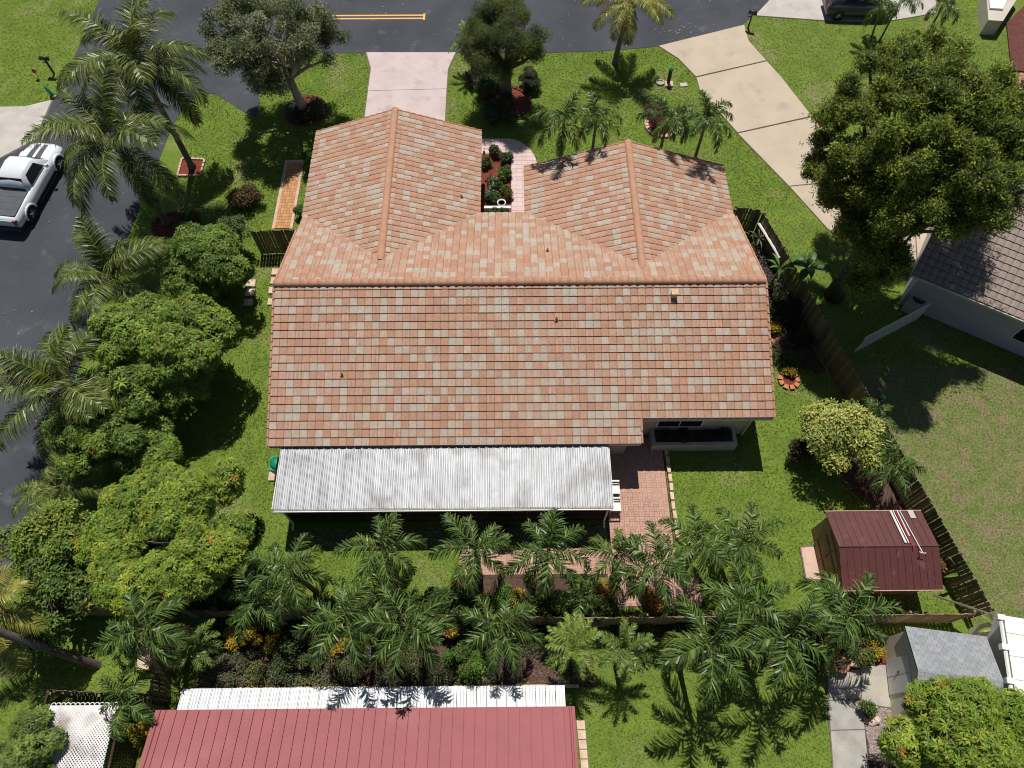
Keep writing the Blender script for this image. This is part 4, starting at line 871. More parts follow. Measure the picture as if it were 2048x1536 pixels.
# ------------------------------------------------------------------ mailboxes and small street things
def mailbox(px, label, rz):
    p = P(*px,0); r_ = thing('mailbox',(p.x,p.y,0),label,'mailbox',rz=rz)
    mb=MB(); mb.box(-0.05,-0.05,0,0.05,0.05,1.0); mb.build('post',m_black,r_)
    mb=MB(); mb.box(-0.06,-0.28,0.96,0.06,0.3,1.0); mb.box(-0.03,-0.05,0.75,0.03,0.25,0.8); mb.build('bracket',m_black,r_)
    mb=MB(); mb.smooth=True; n=9; pr=[(-0.1,1.0),(-0.1,1.1)]+[(-0.1*math.cos(a),1.1+0.1*math.sin(a)) for a in np.linspace(0.3,math.pi-0.3,6)]+[(0.1,1.1),(0.1,1.0)]
    k=len(pr); mb.add([(x,-0.26,z) for x,z in pr]+[(x,0.26,z) for x,z in pr],[(i,i+k,(i+1)%k+k,(i+1)%k) for i in range(k)]+[tuple(range(k)),tuple(range(2*k-1,k-1,-1))]); mb.build('box',m_black,r_)
    mb=MB(); mb.box(0.1,0.0,1.08,0.112,0.03,1.24); mb.build('flag',m_black,r_)
mailbox((108,147),'black mailbox on a black post in the top left lawn',R(85))
mailbox((1496,56),'black mailbox at the roadside by the cream driveway mouth',R(70))
p = P(1336,166,0); mb_r = thing('post_box',(p.x,p.y,0),'dark post with green cap standing on a pink brick pad in the front lawn','post')
mb=MB(); mb.box(-0.09,-0.09,0,0.09,0.09,0.95); mb.build('post',m_black,mb_r); mb=MB(); mb.lathe((0,0,0.95),[(0.16,0),(0.15,0.05),(0.05,0.14)],8); mb.build('cap',m_green,mb_r)
mb=MB(); mb.box(-0.2,-0.35,0,0.28,0.1,0.07); mb.build('pad',m_stonep,mb_r)
p = P(1320,166,0); mb=MB(); mb.lathe((0,0,0),[(0.26,0),(0.26,0.09),(0.2,0.09),(0.2,0.03)],10); o=mb.build('ring_planter',m_greyc); o.location=p; tag(o,'round concrete ring lying left of the green capped post','planter')
p = P(1367,170,0); mb=MB(); mb.obox((0,0),(1,0.15),0.22,0.15,0,0.04); o=mb.build('meter_cover',m_conc); o.location=p; tag(o,'small pale utility cover in the grass by the cream driveway','cover')
p = P(77,155,0); t=thing('garden_flag',(p.x,p.y,0),'small red and white ornament on a stake in the top left lawn','ornament'); mb=MB(); mb.tube([(0,0,0),(0,0,0.45)],0.012,5); mb.build('stake',m_black,t)
mb=MB(); mb.lathe((0,0,0.3),[(0.02,0),(0.1,0.1),(0.12,0.2),(0.08,0.3),(0.02,0.4)],8); mb.build('ornament',m_redp,t); mb=MB(); mb.tube([(0.05,0,0.45),(0.12,0,0.62),(0.08,-0.05,0.7)],0.03,6); mb.build('neck',m_white,t)
p = P(108,194,0); t=thing('garden_ornament',(p.x,p.y,0),'green and blue pointed ornament on a black base at the kerb','ornament'); mb=MB(); mb.lathe((0,0,0),[(0.22,0),(0.2,0.12),(0.06,0.18)],10); mb.build('base',m_black,t)
mb=MB(); mb.tube([(0,0,0.15),(-0.12,0.05,0.45),(-0.25,0.1,0.8)],[0.11,0.08,0.01],8); mb.build('body',m_green,t); mb=MB(); mb.tube([(-0.1,-0.06,0.4),(-0.2,0.02,0.66)],[0.05,0.02],6); mb.build('wing',m_blue,t)
# utility pole at lower left
b_ = P(197,1332,0); t=thing('utility_pole',(b_.x,b_.y,0),'leaning brown wooden utility pole crossing the lower left corner','pole')
top = P(-40,1248,9.0)-b_; top = Vector((top.x,top.y,9.0)); dirp = P(0,1264,7.0)-b_; 
ztop=None
for k_ in range(20,200):
    z = k_*0.1
    q = P(-60,1243,z)
    if (q.xy-b_.xy).length < 1.0+z*0.0: ztop = z
z_ = 8.0; q = P(-60,1244,5.2); z_ = 5.2
mb=MB(); mb.tube([(0,0,-0.2),(q.x-b_.x,q.y-b_.y,z_)],[0.17,0.13],12); mb.build('shaft',m_pole,t)
# white plastic chairs
def chair(loc, rz, label):
    c = thing('plastic_chair',loc,label,'chair','white plastic chairs beside the patio roof',rz)
    mb=MB(); mb.box(-.24,-.24,.40,.24,.22,.43); mb.build('seat',m_white,c)
    mb=MB(); mb.add([(-.22,.2,.43),(.22,.2,.43),(.22,.34,.86),(-.22,.34,.86),(-.22,.23,.43),(.22,.23,.43),(.22,.37,.86),(-.22,.37,.86)],[(0,1,2,3),(7,6,5,4),(0,4,5,1),(1,5,6,2),(2,6,7,3),(3,7,4,0)]); mb.build('backrest',m_white,c)
    for s in (1,-1):
        mb=MB(); mb.box(s*.27-.035,-.22,.62,s*.27+.035,.26,.65); mb.build('armrest',m_white,c)
        for y in (-.2,.2): mb=MB(); mb.tube([(s*.27,y,.63),(s*.29,y*1.15,0)],.022,5); mb.build('leg',m_white,c)
pq = P(1232,1012,0.4); chair((pq.x-0.05,pq.y,0.035), R(90), 'white plastic chair nearer the palms, at the patio roof corner')
pq = P(1230,978,0.4); chair((pq.x-0.05,pq.y,0.035), R(90), 'white plastic chair nearer the house, half under the patio roof')
# green bin
p = P(549,930,0.5); t=thing('garbage_bin',(p.x+0.2,p.y-0.05,0),'green plastic bin standing at the left end of the patio roof','bin')
mb=MB(); mb.add([(-.22,-.25,0),(.22,-.25,0),(.22,.25,0),(-.22,.25,0),(-.29,-.33,.85),(.29,-.33,.85),(.29,.33,.85),(-.29,.33,.85)],[(0,3,2,1),(0,1,5,4),(1,2,6,5),(2,3,7,6),(3,0,4,7),(4,5,6,7)]); mb.build('bin_body',m_green,t)
mb=MB(); mb.smooth=True; mb.lathe((0,0,.86),[(.30,0),(.29,.05),(.2,.10),(.05,.12)],12); mb.build('lid',m_green,t)
p = P(547,953,0); mb=MB(); mb.obox((0,0),(1,0),.2,.2,0,.06); o=mb.build('paving_slab',m_stonep); o.location=p; tag(o,'pink paving slab beside the green bin','slab')
# limestone kerb blocks along the patio
y = PXY(1330,905)[1]; i = 0; x_ = PX1+0.1
root = thing('kerb_wall',(x_,y,0),'low edging of rounded pale stone blocks between patio and lawn','edging')
ms = MB(); ms.smooth=False; ms.add([(-.07,-.2,0),(.07,-.2,0),(.07,.2,0),(-.07,.2,0),(-.075,-.16,.2),(.075,-.16,.2),(.075,.16,.2),(-.075,.16,.2),(-.045,-.19,.14),(.045,-.19,.14),(.045,.19,.14),(-.045,.19,.14)],[(0,1,9,8),(2,3,11,10),(0,8,4,7,11,3),(1,2,10,6,5,9),(8,9,5,4),(10,11,7,6),(4,5,6,7)]); mst = ms.mesh('stone',m_stone)
while y > 8.55:
    o = obj('stone',mst,root,(random.uniform(-.015,.015)+ (13-y)*0.012,y-root.location.y,0)); o.rotation_euler=(0,0,random.uniform(-.05,.05)); y -= 0.42
# ring of bricks round the small plant and other edged circles
def brick_ring(px, r_, label, n=14, m=m_terra, soil=m_mulchr):
    p = P(*px,0); t = thing('brick_ring',(p.x,p.y,0),label,'planter ring')
    mb=MB(); mb.add([(-.09,-.11,0),(.09,-.11,0),(.12,.11,0),(-.12,.11,0),(-.09,-.11,.09),(.09,-.11,.09),(.12,.11,.09),(-.12,.11,.09)],[(4,5,6,7),(0,1,5,4),(1,2,6,5),(2,3,7,6),(3,0,4,7)]); me=mb.mesh('brick',m)
    nb = max(8,int(2*math.pi*r_/0.26))
    for k in range(nb):
        a=2*math.pi*k/nb; o=obj('brick',me,t,(r_*math.cos(a),r_*math.sin(a),random.uniform(0,.02)),a-math.pi/2)
    mb=MB(); mb.lathe((0,0,-0.02),[(r_-.1,0),(r_-.1,.06)],16); mb.build('soil',soil,t); EXCL.append([(p.x+r_*math.cos(a)*1.05,p.y+r_*math.sin(a)*1.05) for a in np.linspace(0,6.28,13)[:-1]]); return p
brick_ring((1577,761),0.40,'terracotta brick ring in the lawn around a small yellow shrub',m=m_terra)
brick_ring((1543,672),0.34,'terracotta brick ring close to the right roof edge',m=m_terra)
brick_ring((612,222),1.15,'dark red edging ring round the top left oak trunk',m=m_rust)
brick_ring((1015,205),1.3,'dark red edging ring round the front yard tree',m=m_rust)
brick_ring((340,452),0.85,'red edging ring at the foot of the second coconut palm',m=m_rust)
brick_ring((1325,250),0.95,'pink edging ring round the reddish shrubs by the front palms',m=m_stonep)
# square bed round the first coconut palm
q = PP((365,318),(410,320),(402,352),(356,352)); bed(q,m_mulchr)
t = thing('bed_edging',P(384,335,0),'pale square edging round the red mulch at the tall coconut palm','edging')
for i in range(4):
    a,b = Vector(q[i]),Vector(q[(i+1)%4]); nb=int((b-a).length/0.25)
    for k in range(nb):
        c=a.lerp(b,(k+.5)/nb); mb=MB(); mb.obox((c.x,c.y),(b-a),.115,.05,0,.1); lp(mb,t,'brick',m_stonep)
# white ledge and pots in the front bed
a_,b_ = P(968,414,0.5),P(1022,416,0.5); t=thing('planter_wall',((a_.x+b_.x)/2,a_.y,0),'low white wall across the bottom of the front bed','wall'); mb=MB(); mb.box(-(b_.x-a_.x)/2,-.08,0,(b_.x-a_.x)/2,.08,.5); mb.build('wall_body',m_white,t)
p = P(1003,408,0.5); t=thing('flower_pot',(p.x,p.y+0.1,0),'white rimmed round pot behind the white wall in the front bed','pot'); mb=MB(); mb.smooth=True; mb.lathe((0,0,0),[(.13,0),(.2,.45),(.24,.5),(.24,.53),(.2,.53),(.19,.48)],14); mb.build('pot_body',m_white,t); mb=MB(); mb.lathe((0,0,.44),[(.19,0),(.19,.04)],12); mb.build('soil',m_mulch,t)
# wind chime stand
p = P(980,345,0); t=thing('plant_hanger',(p.x,p.y,0),'thin black double hook stand in the front bed','plant hanger'); mb=MB(); mb.tube([(0,0,0),(0,0,1.7)],.018,5); mb.tube([(0,0,1.6),(-.1,0,1.8),(-.25,0,1.78),(-.28,0,1.6)],.012,5); mb.tube([(0,0,1.6),(.1,0,1.8),(.25,0,1.78),(.28,0,1.6)],.012,5); mb.build('stand',m_black,t)
mb=MB(); mb.lathe((-.28,0,1.35),[(.05,0),(.06,.2),(.01,.25)],8); mb.build('feeder',m_black,t)
# planters by the lower right path
def pot(px, r_, h, m, label, plant=None):
    p = P(*px,0); t=thing('flower_pot',(p.x,p.y,0.03),label,'pot'); mb=MB(); mb.smooth=True; mb.lathe((0,0,0),[(r_*.65,0),(r_,h*.85),(r_*1.08,h),(r_*.9,h),(r_*.85,h*.85)],14); mb.build('pot_body',m,t); mb=MB(); mb.lathe((0,0,h*.8),[(r_*.9,0),(r_*.9,.03)],12); mb.build('soil',m_mulch,t)
pot((1674,1332),0.3,0.4,m_terra,'terracotta pot with bushy plant at the top of the concrete path')
pot((1738,1420),0.19,0.3,m_white,'small white pot with trailing plant on the gravel')
pot((1733,1434),0.09,0.12,m_terra,'tiny terracotta pot just below the white pot')
p = P(1705,1322,0.0); mb=MB(); mb.obox((0,0),(1,-.05),.3,.24,0,.38); o=mb.build('block_planter',m_stonep); o.location=(p.x,p.y,.03); tag(o,'square pinkish block planter at the head of the concrete path','planter')
p = P(1742,1440,0); mb=MB(); rk=[(.32,0),(.3,.1),(.17,.16),(.04,.17)]; mb.lathe((0,0,0),rk,7); o=mb.build('rock',m_stone); o.location=p; o.scale=(1,.7,1); tag(o,'flat tan rock on the gravel beside the path','rock')
p = P(1751,1441,0); mb=MB(); mb.lathe((0,0,0.1),[(.13,0),(.14,.07),(.06,.14)],6); o=mb.build('rock',m_stone); o.location=p; tag(o,'small tan rock lying on the flat rock','rock')
p = P(1797,1524,0); t=thing('gazing_ball',(p.x,p.y,0),'shiny blue glass garden ball under the lower right mango','garden ball'); mb=MB(); mb.lathe((0,0,0),[(.12,0),(.06,.3),(.1,.4)],8); mb.build('stand',m_black,t)
mb=MB(); mb.smooth=True; mb.lathe((0,0,.38),[(.22*math.sin(a)+.001,.22-.22*math.cos(a)) for a in np.linspace(0,math.pi,10)],16); mb.build('ball',m_blue,t)
p = P(1763,790,0.15); t=mesh=None
mb=MB(); mb.smooth=True; cols=[(0.02,.2,.5),(.6,.5,.05),(.05,.4,.15),(.5,.05,.05),(.7,.7,.7),(.02,.2,.5)]; nn_=12
for s_ in range(6):
    mb.col=cols[s_]; prof=[(.15*math.sin(a)+.0005,.15-.15*math.cos(a)) for a in np.linspace(0,math.pi,8)]
    vs=[(R_*math.cos(a),R_*math.sin(a),z) for R_,z in prof for a in np.linspace(s_*math.pi/3,(s_+1)*math.pi/3,4)]; mb.add(vs,[(i*4+k,i*4+k+1,(i+1)*4+k+1,(i+1)*4+k) for i in range(7) for k in range(3)])
o=mb.build('beach_ball',m_brick); o.location=(p.x,p.y,0); o.rotation_euler=(.9,.4,0); tag(o,'small striped blue and yellow ball in the shade by the long fence','ball')
p = P(291,1316,0.5); t=thing('utility_box',(p.x,p.y,0),'small tan concrete box beside the lower left fence','box'); mb=MB(); mb.box(-.22,-.4,0,.22,.4,.55); mb.build('cabinet',m_conc,t); mb=MB(); mb.box(-.25,-.43,.55,.25,.43,.6); mb.build('lid',m_stone,t)
# white downpipe and pale boards lying by the right fence
a_,b_=P(1517,446,1.2),P(1560,516,1.2); t=thing('gutter_length',(a_.x,a_.y,0),'long white gutter length leaning on the fence right of the house','gutter'); mb=MB(); mb.tube([a_,b_],.07,6); lp(mb,t,'pipe',m_white); 
mb=MB(); mb.tube([(a_.x,a_.y,1.15),(a_.x-.02,a_.y,0)],.02,4); lp(mb,t,'prop',m_brown)
a_,b_=P(1866,1190,1.0),P(1990,1232,1.6); mb=MB(); mb.tube([(0,0,0),tuple(b_-a_)],.05,6); o=mb.build('timber_pole',m_pole); o.location=a_; tag(o,'dark timber pole leaning from shed corner to the fence corner','pole')
a_,b_=P(1802,1226,0.1),P(1836,1228,0.1); mb=MB(); mb.box(0,-.06,0,b_.x-a_.x,.06,.1); o=mb.build('plank',m_greyc); o.location=a_; tag(o,'pale plank on the ground between maroon shed and back fence','plank')

# ------------------------------------------------------------------ palms
def frond_mesh(name, L, e0, curl, nl, ll, lw, droop, vang, fwd, cols, tipc, seed, plum=0.15, bare=0.12, rach=(0.20,0.22,0.06), rr=0.022, nseg=3):
    rg = np.random.default_rng(seed); K = 14; pts = [np.zeros(3)]; angs = []
    for k in range(K):
        s = (k+0.5)/K; a = e0-curl*s**1.25; angs.append(a); pts.append(pts[-1]+np.array([math.cos(a),0,math.sin(a)])*L/K)
    sw = rg.uniform(-0.12,0.12); pts = np.array(pts); pts[:,1] += sw*L*(np.linspace(0,1,K+1)**2)
    V=[];F=[];C=[]
    def quad(a,b,c,d,col): i=len(V); V.extend([a,b,c,d]); F.append((i,i+1,i+2,i+3)); C.append(col)
    for k in range(K):
        w0 = rr*(1-k/K*0.8); w1 = rr*(1-(k+1)/K*0.8); p,q = pts[k],pts[k+1]; t=(q-p)/np.linalg.norm(q-p); sd=np.array([0,1,0]); up=np.cross(t,sd)*-1
        up = np.cross(sd,t)*-1
        quad(p-sd*w0,q-sd*w1,q+up*w1*0.8,p+up*w0*0.8,rach); quad(p+up*w0*.8,q+up*w1*.8,q+sd*w1,p+sd*w0,rach)
    for side in (1,-1):
        for i in range(nl):
            s = bare+(1-bare)*(i+rg.uniform(0,.7))/nl; x = s*K; k=min(int(x),K-1); p=pts[k]+(pts[k+1]-pts[k])*(x-k); t=pts[k+1]-pts[k]; t/=np.linalg.norm(t)
            prof = (0.45+0.55*math.sin(math.pi*min(1,(s-bare)/(1-bare)*0.9+0.12)))*(1 if s<.9 else .75); l=ll*prof*rg.uniform(.85,1.1)
            f = fwd+0.55*s; up=np.array([-t[2],0,t[0]]); va = vang+rg.normal(0,plum)
            d = t*f+np.array([0,side,0])*math.cos(va)+up*math.sin(va); d/=np.linalg.norm(d)
            c = cols[rg.integers(len(cols))]; c=np.array(c)*rg.uniform(.82,1.18); wv = np.cross(d,up); nrm=np.linalg.norm(wv); wv = wv/nrm if nrm>1e-3 else np.array([1,0,0])
            a0 = p; w0=lw*.5; dd=d.copy(); tw = rg.uniform(-.9,.9); wv = wv*math.cos(tw)+up*math.sin(tw)
            dr = droop*rg.uniform(.6,1.4)
            ws = [.5,.5,.36,.04] if nseg==3 else [.5,.45,.04]
            for j in range(nseg):
                dd = dd+np.array([0,0,-dr/nseg*(j+.4)]); dd/=np.linalg.norm(dd); a1=a0+dd*l/nseg
                wa,wb = lw*ws[j],lw*ws[j+1]; cc = c if j<nseg-1 else c*.5+np.array(tipc)*.5
                quad(a0-wv*wa,a1-wv*wb,a1+wv*wb,a0+wv*wa,cc); a0=a1
    return mesh_np(name,np.array(V),np.array(F),m_frond,np.array(C))
AD = [(0.045,0.090,0.016),(0.070,0.130,0.022),(0.024,0.050,0.010),(0.11,0.18,0.032)]; ADT=(0.30,0.37,0.11)
def fam(name, ages, seeds, **kw):
    out=[]
    for (L,e0,curl,dr) in ages: out.append([frond_mesh(name,L*random.uniform(.93,1.07),R(e0),R(curl),seed=random.randrange(9999),droop=dr,**kw) for _ in range(seeds)])
    return out
ADON = fam('frond',[(1.8,76,80,1.3),(2.05,62,125,1.8),(2.1,46,135,2.1),(2.05,26,125,2.3),(1.85,4,95,2.4)],5,nl=40,ll=.70,lw=.042,vang=.30,fwd=.58,cols=AD,tipc=ADT,plum=.50,bare=.10)
ADON[4][0] = frond_mesh('frond',1.7,R(-5),R(85),seed=77,droop=2.2,nl=34,ll=.6,lw=.04,vang=.25,fwd=.55,cols=[(.20,.17,.05),(.26,.19,.08),(.15,.15,.04)],tipc=(.30,.22,.12),plum=.5)
ADON[3][1] = frond_mesh('frond',1.9,R(24),R(120),seed=78,droop=2.0,nl=38,ll=.66,lw=.042,vang=.3,fwd=.58,cols=[(.13,.19,.03),(.17,.22,.035),(.09,.14,.02)],tipc=(.34,.34,.10),plum=.5)
COCO = [(0.065,0.10,0.016),(0.10,0.14,0.02),(0.04,0.065,0.012),(0.17,0.20,0.03)]; COT=(0.34,0.34,0.12)
COCF = fam('frond',[(3.6,78,50,.6),(4.1,60,85,.9),(4.3,40,100,1.1),(4.1,18,95,1.3),(3.7,-8,60,1.5)],4,nl=96,ll=1.12,lw=.040,vang=.12,fwd=.35,cols=COCO,tipc=COT,plum=.12,bare=.14,rach=(.30,.28,.08),rr=.035)
YC = [(0.20,0.21,0.03),(0.24,0.24,0.04),(0.14,0.18,0.03),(0.28,0.25,0.05)]
COCY = fam('frond',[(2.9,70,55,.7),(3.0,45,95,1.0),(3.0,22,100,1.2),(2.8,-2,70,1.4),(2.5,-20,50,1.5)],3,nl=80,ll=.85,lw=.034,vang=.12,fwd=.35,cols=YC,tipc=(.34,.26,.06),plum=.12,bare=.14,rach=(.38,.33,.09),rr=.035)
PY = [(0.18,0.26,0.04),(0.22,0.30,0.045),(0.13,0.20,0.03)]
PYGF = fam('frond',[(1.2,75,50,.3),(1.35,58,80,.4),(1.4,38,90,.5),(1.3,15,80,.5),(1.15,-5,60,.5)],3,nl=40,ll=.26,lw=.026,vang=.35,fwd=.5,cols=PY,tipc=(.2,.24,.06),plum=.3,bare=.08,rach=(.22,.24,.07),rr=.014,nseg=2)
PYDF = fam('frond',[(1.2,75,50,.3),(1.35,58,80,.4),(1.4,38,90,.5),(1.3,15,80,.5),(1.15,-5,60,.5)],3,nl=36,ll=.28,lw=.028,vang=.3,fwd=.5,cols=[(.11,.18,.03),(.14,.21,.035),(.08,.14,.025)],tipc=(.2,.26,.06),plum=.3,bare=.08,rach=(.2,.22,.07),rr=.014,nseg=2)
def palm(label, crown, h=None, base=None, fam_=ADON, n=9, sc=1.0, r0=.10, kind='adonidia', group=None, az0=None, name='palm_tree', ages=None, lean=None, cat='palm tree'):
    if h is None: h = solve_h(crown, base)
    top = P(*crown,h); b = P(*base,0) if base else Vector((top.x,top.y,0))
    if lean: b += Vector((lean[0],lean[1],0))
    t = thing(name,b,label,cat,group); rel = Vector((top.x-b.x,top.y-b.y,h)); az = az0 if az0 is not None else random.uniform(0,6.28)
    mb=MB(); mb.smooth=True; K=max(5,int(h/.22)); pts=[];rad=[]
    hs = h-(0.55*sc if kind=='adonidia' else 0.1)
    for k in range(K+1):
        s=k/K; bend=s**1.4; pts.append((rel.x*bend*hs/h,rel.y*bend*hs/h,hs*s-0.03)); rad.append(r0*(1.35-.45*s if s>.05 else 1.7)*(1+.05*(k%2)))
    mb.tube(pts,rad,9); mb.build('trunk',m_palmt,t)
    if kind=='adonidia':
        mb=MB(); mb.smooth=True; e=Vector(pts[-1]); mb.tube([e,e.lerp(rel,.5),rel],[r0*1.15,r0*1.05,r0*.5],9); mb.build('crownshaft',m_shaft,t)
    ga = 2.399
    for i in range(n):
        a_i = (i+.3)/n; 
        idx = min(4,int(a_i*(5 if ages is None else 1)*0.999)) if ages is None else ages[i%len(ages)]
        me = random.choice(fam_[idx]); o=obj('frond',me,t,(rel.x,rel.y,rel.z-0.02-a_i*.12)); o.rotation_euler=(random.uniform(-.12,.12),random.uniform(-.08,.08),az+i*ga); s=sc*random.uniform(.92,1.06); o.scale=(s,s,s)
    if kind=='coconut' and h>3:
        for k in range(5):
            a=az+k*1.3; mb=MB(); mb.smooth=True; c=(rel.x+.25*math.cos(a),rel.y+.25*math.sin(a),rel.z-.35); mb.lathe((c[0],c[1],c[2]),[(.02,0),(.1,.06),(.12,.14),(.08,.24),(.02,.28)],8); mb.build('coconut',m_shaft,t)
    return t
GA='feather palms planted in the back row'
AG=[0,1,2,3,1,2,3,2,3,4]
for (c,h,s,n,lab) in [
 ((577,1143),3.4,1.0,10,'leafy green palm just below the left end of the patio roof shadow'),
 ((515,1200),2.6,.95,9,'green palm tucked beside the yellow green mango above the yellow croton'),
 ((762,1097),3.3,1.0,9,'green palm alone on the lawn in front of the patio roof middle'),
 ((950,1098),3.6,1.0,10,'green palm over the left end of the brown mulch bed'),
 ((1097,1100),3.6,1.0,10,'green palm over the right end of the brown mulch bed'),
 ((1232,1112),3.2,.85,9,'green palm over the brick patio right of the mulch bed'),
 ((1312,1128),3.6,.95,9,'green palm over the patio end by the pale stone edging'),
 ((1392,1088),3.3,.95,9,'green palm on the lawn just right of the stone edging'),
 ((1488,1082),3.0,.95,9,'green palm nearest the maroon shed step on its left'),
 ((692,1240),4.7,1.08,10,'green palm casting the left shadow on the white awning'),
 ((815,1252),4.7,1.08,10,'green palm casting the right shadow on the white awning'),
 ((1000,1255),4.0,.95,9,'green palm below the mulch bed, left of the pale pygmy palm'),
 ((1491,1203),4.2,1.0,8,'green palm with long pale trunk left of the maroon shed'),
 ((1422,1285),4.8,1.12,8,'broad green palm above the big palm shadow on the lower lawn'),
 ((1572,1272),4.4,1.05,8,'green palm between the lower lawn and the concrete path'),
 ((1693,1228),4.0,1.08,9,'green palm overlapping the front corner of the maroon shed'),
 ((287,1259),4.2,1.0,10,'dark green palm right of the utility pole foot')]:
    palm(lab,c,h,fam_=ADON,n=n,sc=s,ages=AG,group=None,r0=.085,lean=(random.uniform(-.25,.25),random.uniform(-.25,.1)))
palm('small green palm hanging over the white lattice cover corner',(253,1403),3.0,fam_=ADON,n=7,sc=.75,ages=AG,r0=.07)
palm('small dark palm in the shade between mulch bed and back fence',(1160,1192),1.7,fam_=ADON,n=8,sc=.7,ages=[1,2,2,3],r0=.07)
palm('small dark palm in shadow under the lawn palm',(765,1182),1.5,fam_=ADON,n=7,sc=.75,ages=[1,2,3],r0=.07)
palm('dark green palm between yellow shrub and long fence',(1784,928),2.4,fam_=ADON,n=10,sc=.85,ages=AG,r0=.08)
palm('small green palm over the long fence above the yellow shrub',(1752,835),2.0,fam_=ADON,n=7,sc=.65,ages=AG,r0=.07)
for (c,b,s,lab) in [((1128,243),(1127,318),.92,'leftmost of the four front palms, over the right wing roof'),((1193,238),(1178,306),.8,'second front palm from the left, leaning over the right wing'),((1337,232),(1338,300),.85,'third front palm from the left, beside the reddish shrubs'),((1413,240),(1390,316),.95,'rightmost of the four front palms, nearest the cream driveway')]:
    palm(lab,c,4.9,base=None,fam_=ADON,n=11,sc=s*1.0,ages=[0,1,2,3,2,3,4,3,4],r0=.075)
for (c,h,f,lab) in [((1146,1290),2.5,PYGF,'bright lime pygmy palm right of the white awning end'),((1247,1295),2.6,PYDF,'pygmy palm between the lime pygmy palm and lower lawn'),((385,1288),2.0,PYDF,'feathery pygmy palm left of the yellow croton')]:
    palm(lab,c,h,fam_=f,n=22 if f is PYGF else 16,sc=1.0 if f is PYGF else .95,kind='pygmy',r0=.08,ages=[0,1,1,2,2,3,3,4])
palm('tall coconut palm with drooping fronds at the top left street corner',(272,120),None,(385,335),COCF,19,1.0,.13,'coconut',ages=[0,1,1,2,2,3,3,3,4,4],az0=.3)
palm('coconut palm between the white pickup and the front lawn',(228,285),None,(335,448),COCF,18,.95,.13,'coconut',ages=[0,1,1,2,2,3,3,4,3],az0=1.1)
palm('coconut palm above the big mango tree beside the street',(232,558),None,(285,622),COCF,16,.85,.12,'coconut',ages=[0,1,1,2,2,3,3],az0=2.0)
palm('coconut palm leaning over the left street beside the mango trees',(130,775),None,(205,832),COCF,16,.88,.12,'coconut',ages=[0,1,1,2,2,3,3],az0=.8)
palm('young yellowing coconut palm at the left street edge',(112,972),1.5,(150,985),COCF,7,.55,.10,'young',ages=[1,2,2,3],az0=1.4)
palm('yellow fronded palm cut by the left edge above the utility pole',(-18,1215),3.5,None,COCY,11,.85,.12,'coconut',ages=[0,1,2,3],az0=.2)
palm('yellow green coconut palm at the top beside the road',(1262,2),None,(1230,126),COCY,14,.95,.13,'coconut',ages=[0,1,1,2,2,3,3,4],az0=.5)
palm('small thin palm left of the front yard tree',(933,80),None,(945,140),PYGF,12,1.0,.05,'pygmy',ages=[1,2,3,4])
palm('left of two thin palms in front of the charcoal car',(1762,8),None,(1740,82),ADON,8,.8,.05,ages=[1,2,3,3,4])
palm('right of two thin palms in front of the charcoal car',(1800,5),None,(1758,84),ADON,8,.8,.05,ages=[1,2,3,3,4])
palm('thin dark palm standing right of the pale driveway at the top right',(1888,8),None,(1856,66),ADON,8,.85,.06,ages=[1,2,3,3,4])
palm('low spiky palm in the grass above the big right tree',(1745,78),0.5,None,ADON,6,.4,.05,'young',ages=[2,3])

# ------------------------------------------------------------------ broad-leaved trees and shrubs
def leaf_cluster(nl, ll, lw, spread, up, droop, seed, rad=0.0):
    """template: nl diamond leaves (2 quads each folded at the middle) around the origin, +Z outward"""
    rg=np.random.default_rng(seed); V=[];F=[]
    for i in range(nl):
        a=2*math.pi*i/nl+rg.uniform(-.3,.3); el=rg.uniform(*up); d=np.array([math.cos(a)*math.cos(el),math.sin(a)*math.cos(el),math.sin(el)]); o=np.array([rg.uniform(-rad,rad),rg.uniform(-rad,rad),rg.uniform(-rad,rad)])
        l=ll*rg.uniform(.75,1.15); sd=np.array([-math.sin(a),math.cos(a),rg.uniform(-.4,.4)]); sd/=np.linalg.norm(sd)
        m=o+d*l*.5; tip=o+d*l+np.array([0,0,-droop*l]); i0=len(V); V+= [o, m-sd*lw/2, tip, m+sd*lw/2]; F.append((i0,i0+1,i0+2,i0+3))
    return np.array(V),np.array(F)
def foliage(pts, nrm, tmpl, sc, cols, jitter=.2, upbias=.8, rg=RNG):
    """instances of leaf clusters merged to arrays"""
    N=len(pts); z=nrm+np.array([0,0,upbias]); z/=np.linalg.norm(z,axis=1,keepdims=True); r_=rg.normal(size=(N,3)); x=np.cross(r_,z); x/=np.linalg.norm(x,axis=1,keepdims=True); y=np.cross(z,x)
    ti=rg.integers(len(tmpl),size=N); s=sc*rg.uniform(.75,1.25,size=N); Vs=[];Fs=[];Cs=[];off=0; base=cols*(1+rg.uniform(-jitter,jitter,size=(N,1)))
    for k,(TV_,TF_) in enumerate(tmpl):
        I=np.where(ti==k)[0]
        if len(I)==0: continue
        B=np.stack([x[I],y[I],z[I]],1)*s[I][:,None,None]; W=np.einsum('vk,nkj->nvj',TV_,B)+pts[I][:,None,:]; nv=len(TV_); nf=len(TF_)
        Vs.append(W.reshape(-1,3)); Fs.append((TF_[None]+ (np.arange(len(I))*nv)[:,None,None]+off).reshape(-1,4)); off+=len(I)*nv
        c=np.repeat(base[I],nf,axis=0)*(1+rg.uniform(-.15,.15,size=(len(I)*nf,1))); Cs.append(c)
    return np.concatenate(Vs),np.concatenate(Fs),np.concatenate(Cs)
T_MANGO=[leaf_cluster(11,.23,.055,0,(-.15,.65),.28,s) for s in range(5)]
T_SMALL=[leaf_cluster(8,.10,.05,0,(-.5,1.2),.1,s,rad=.11) for s in range(6)]
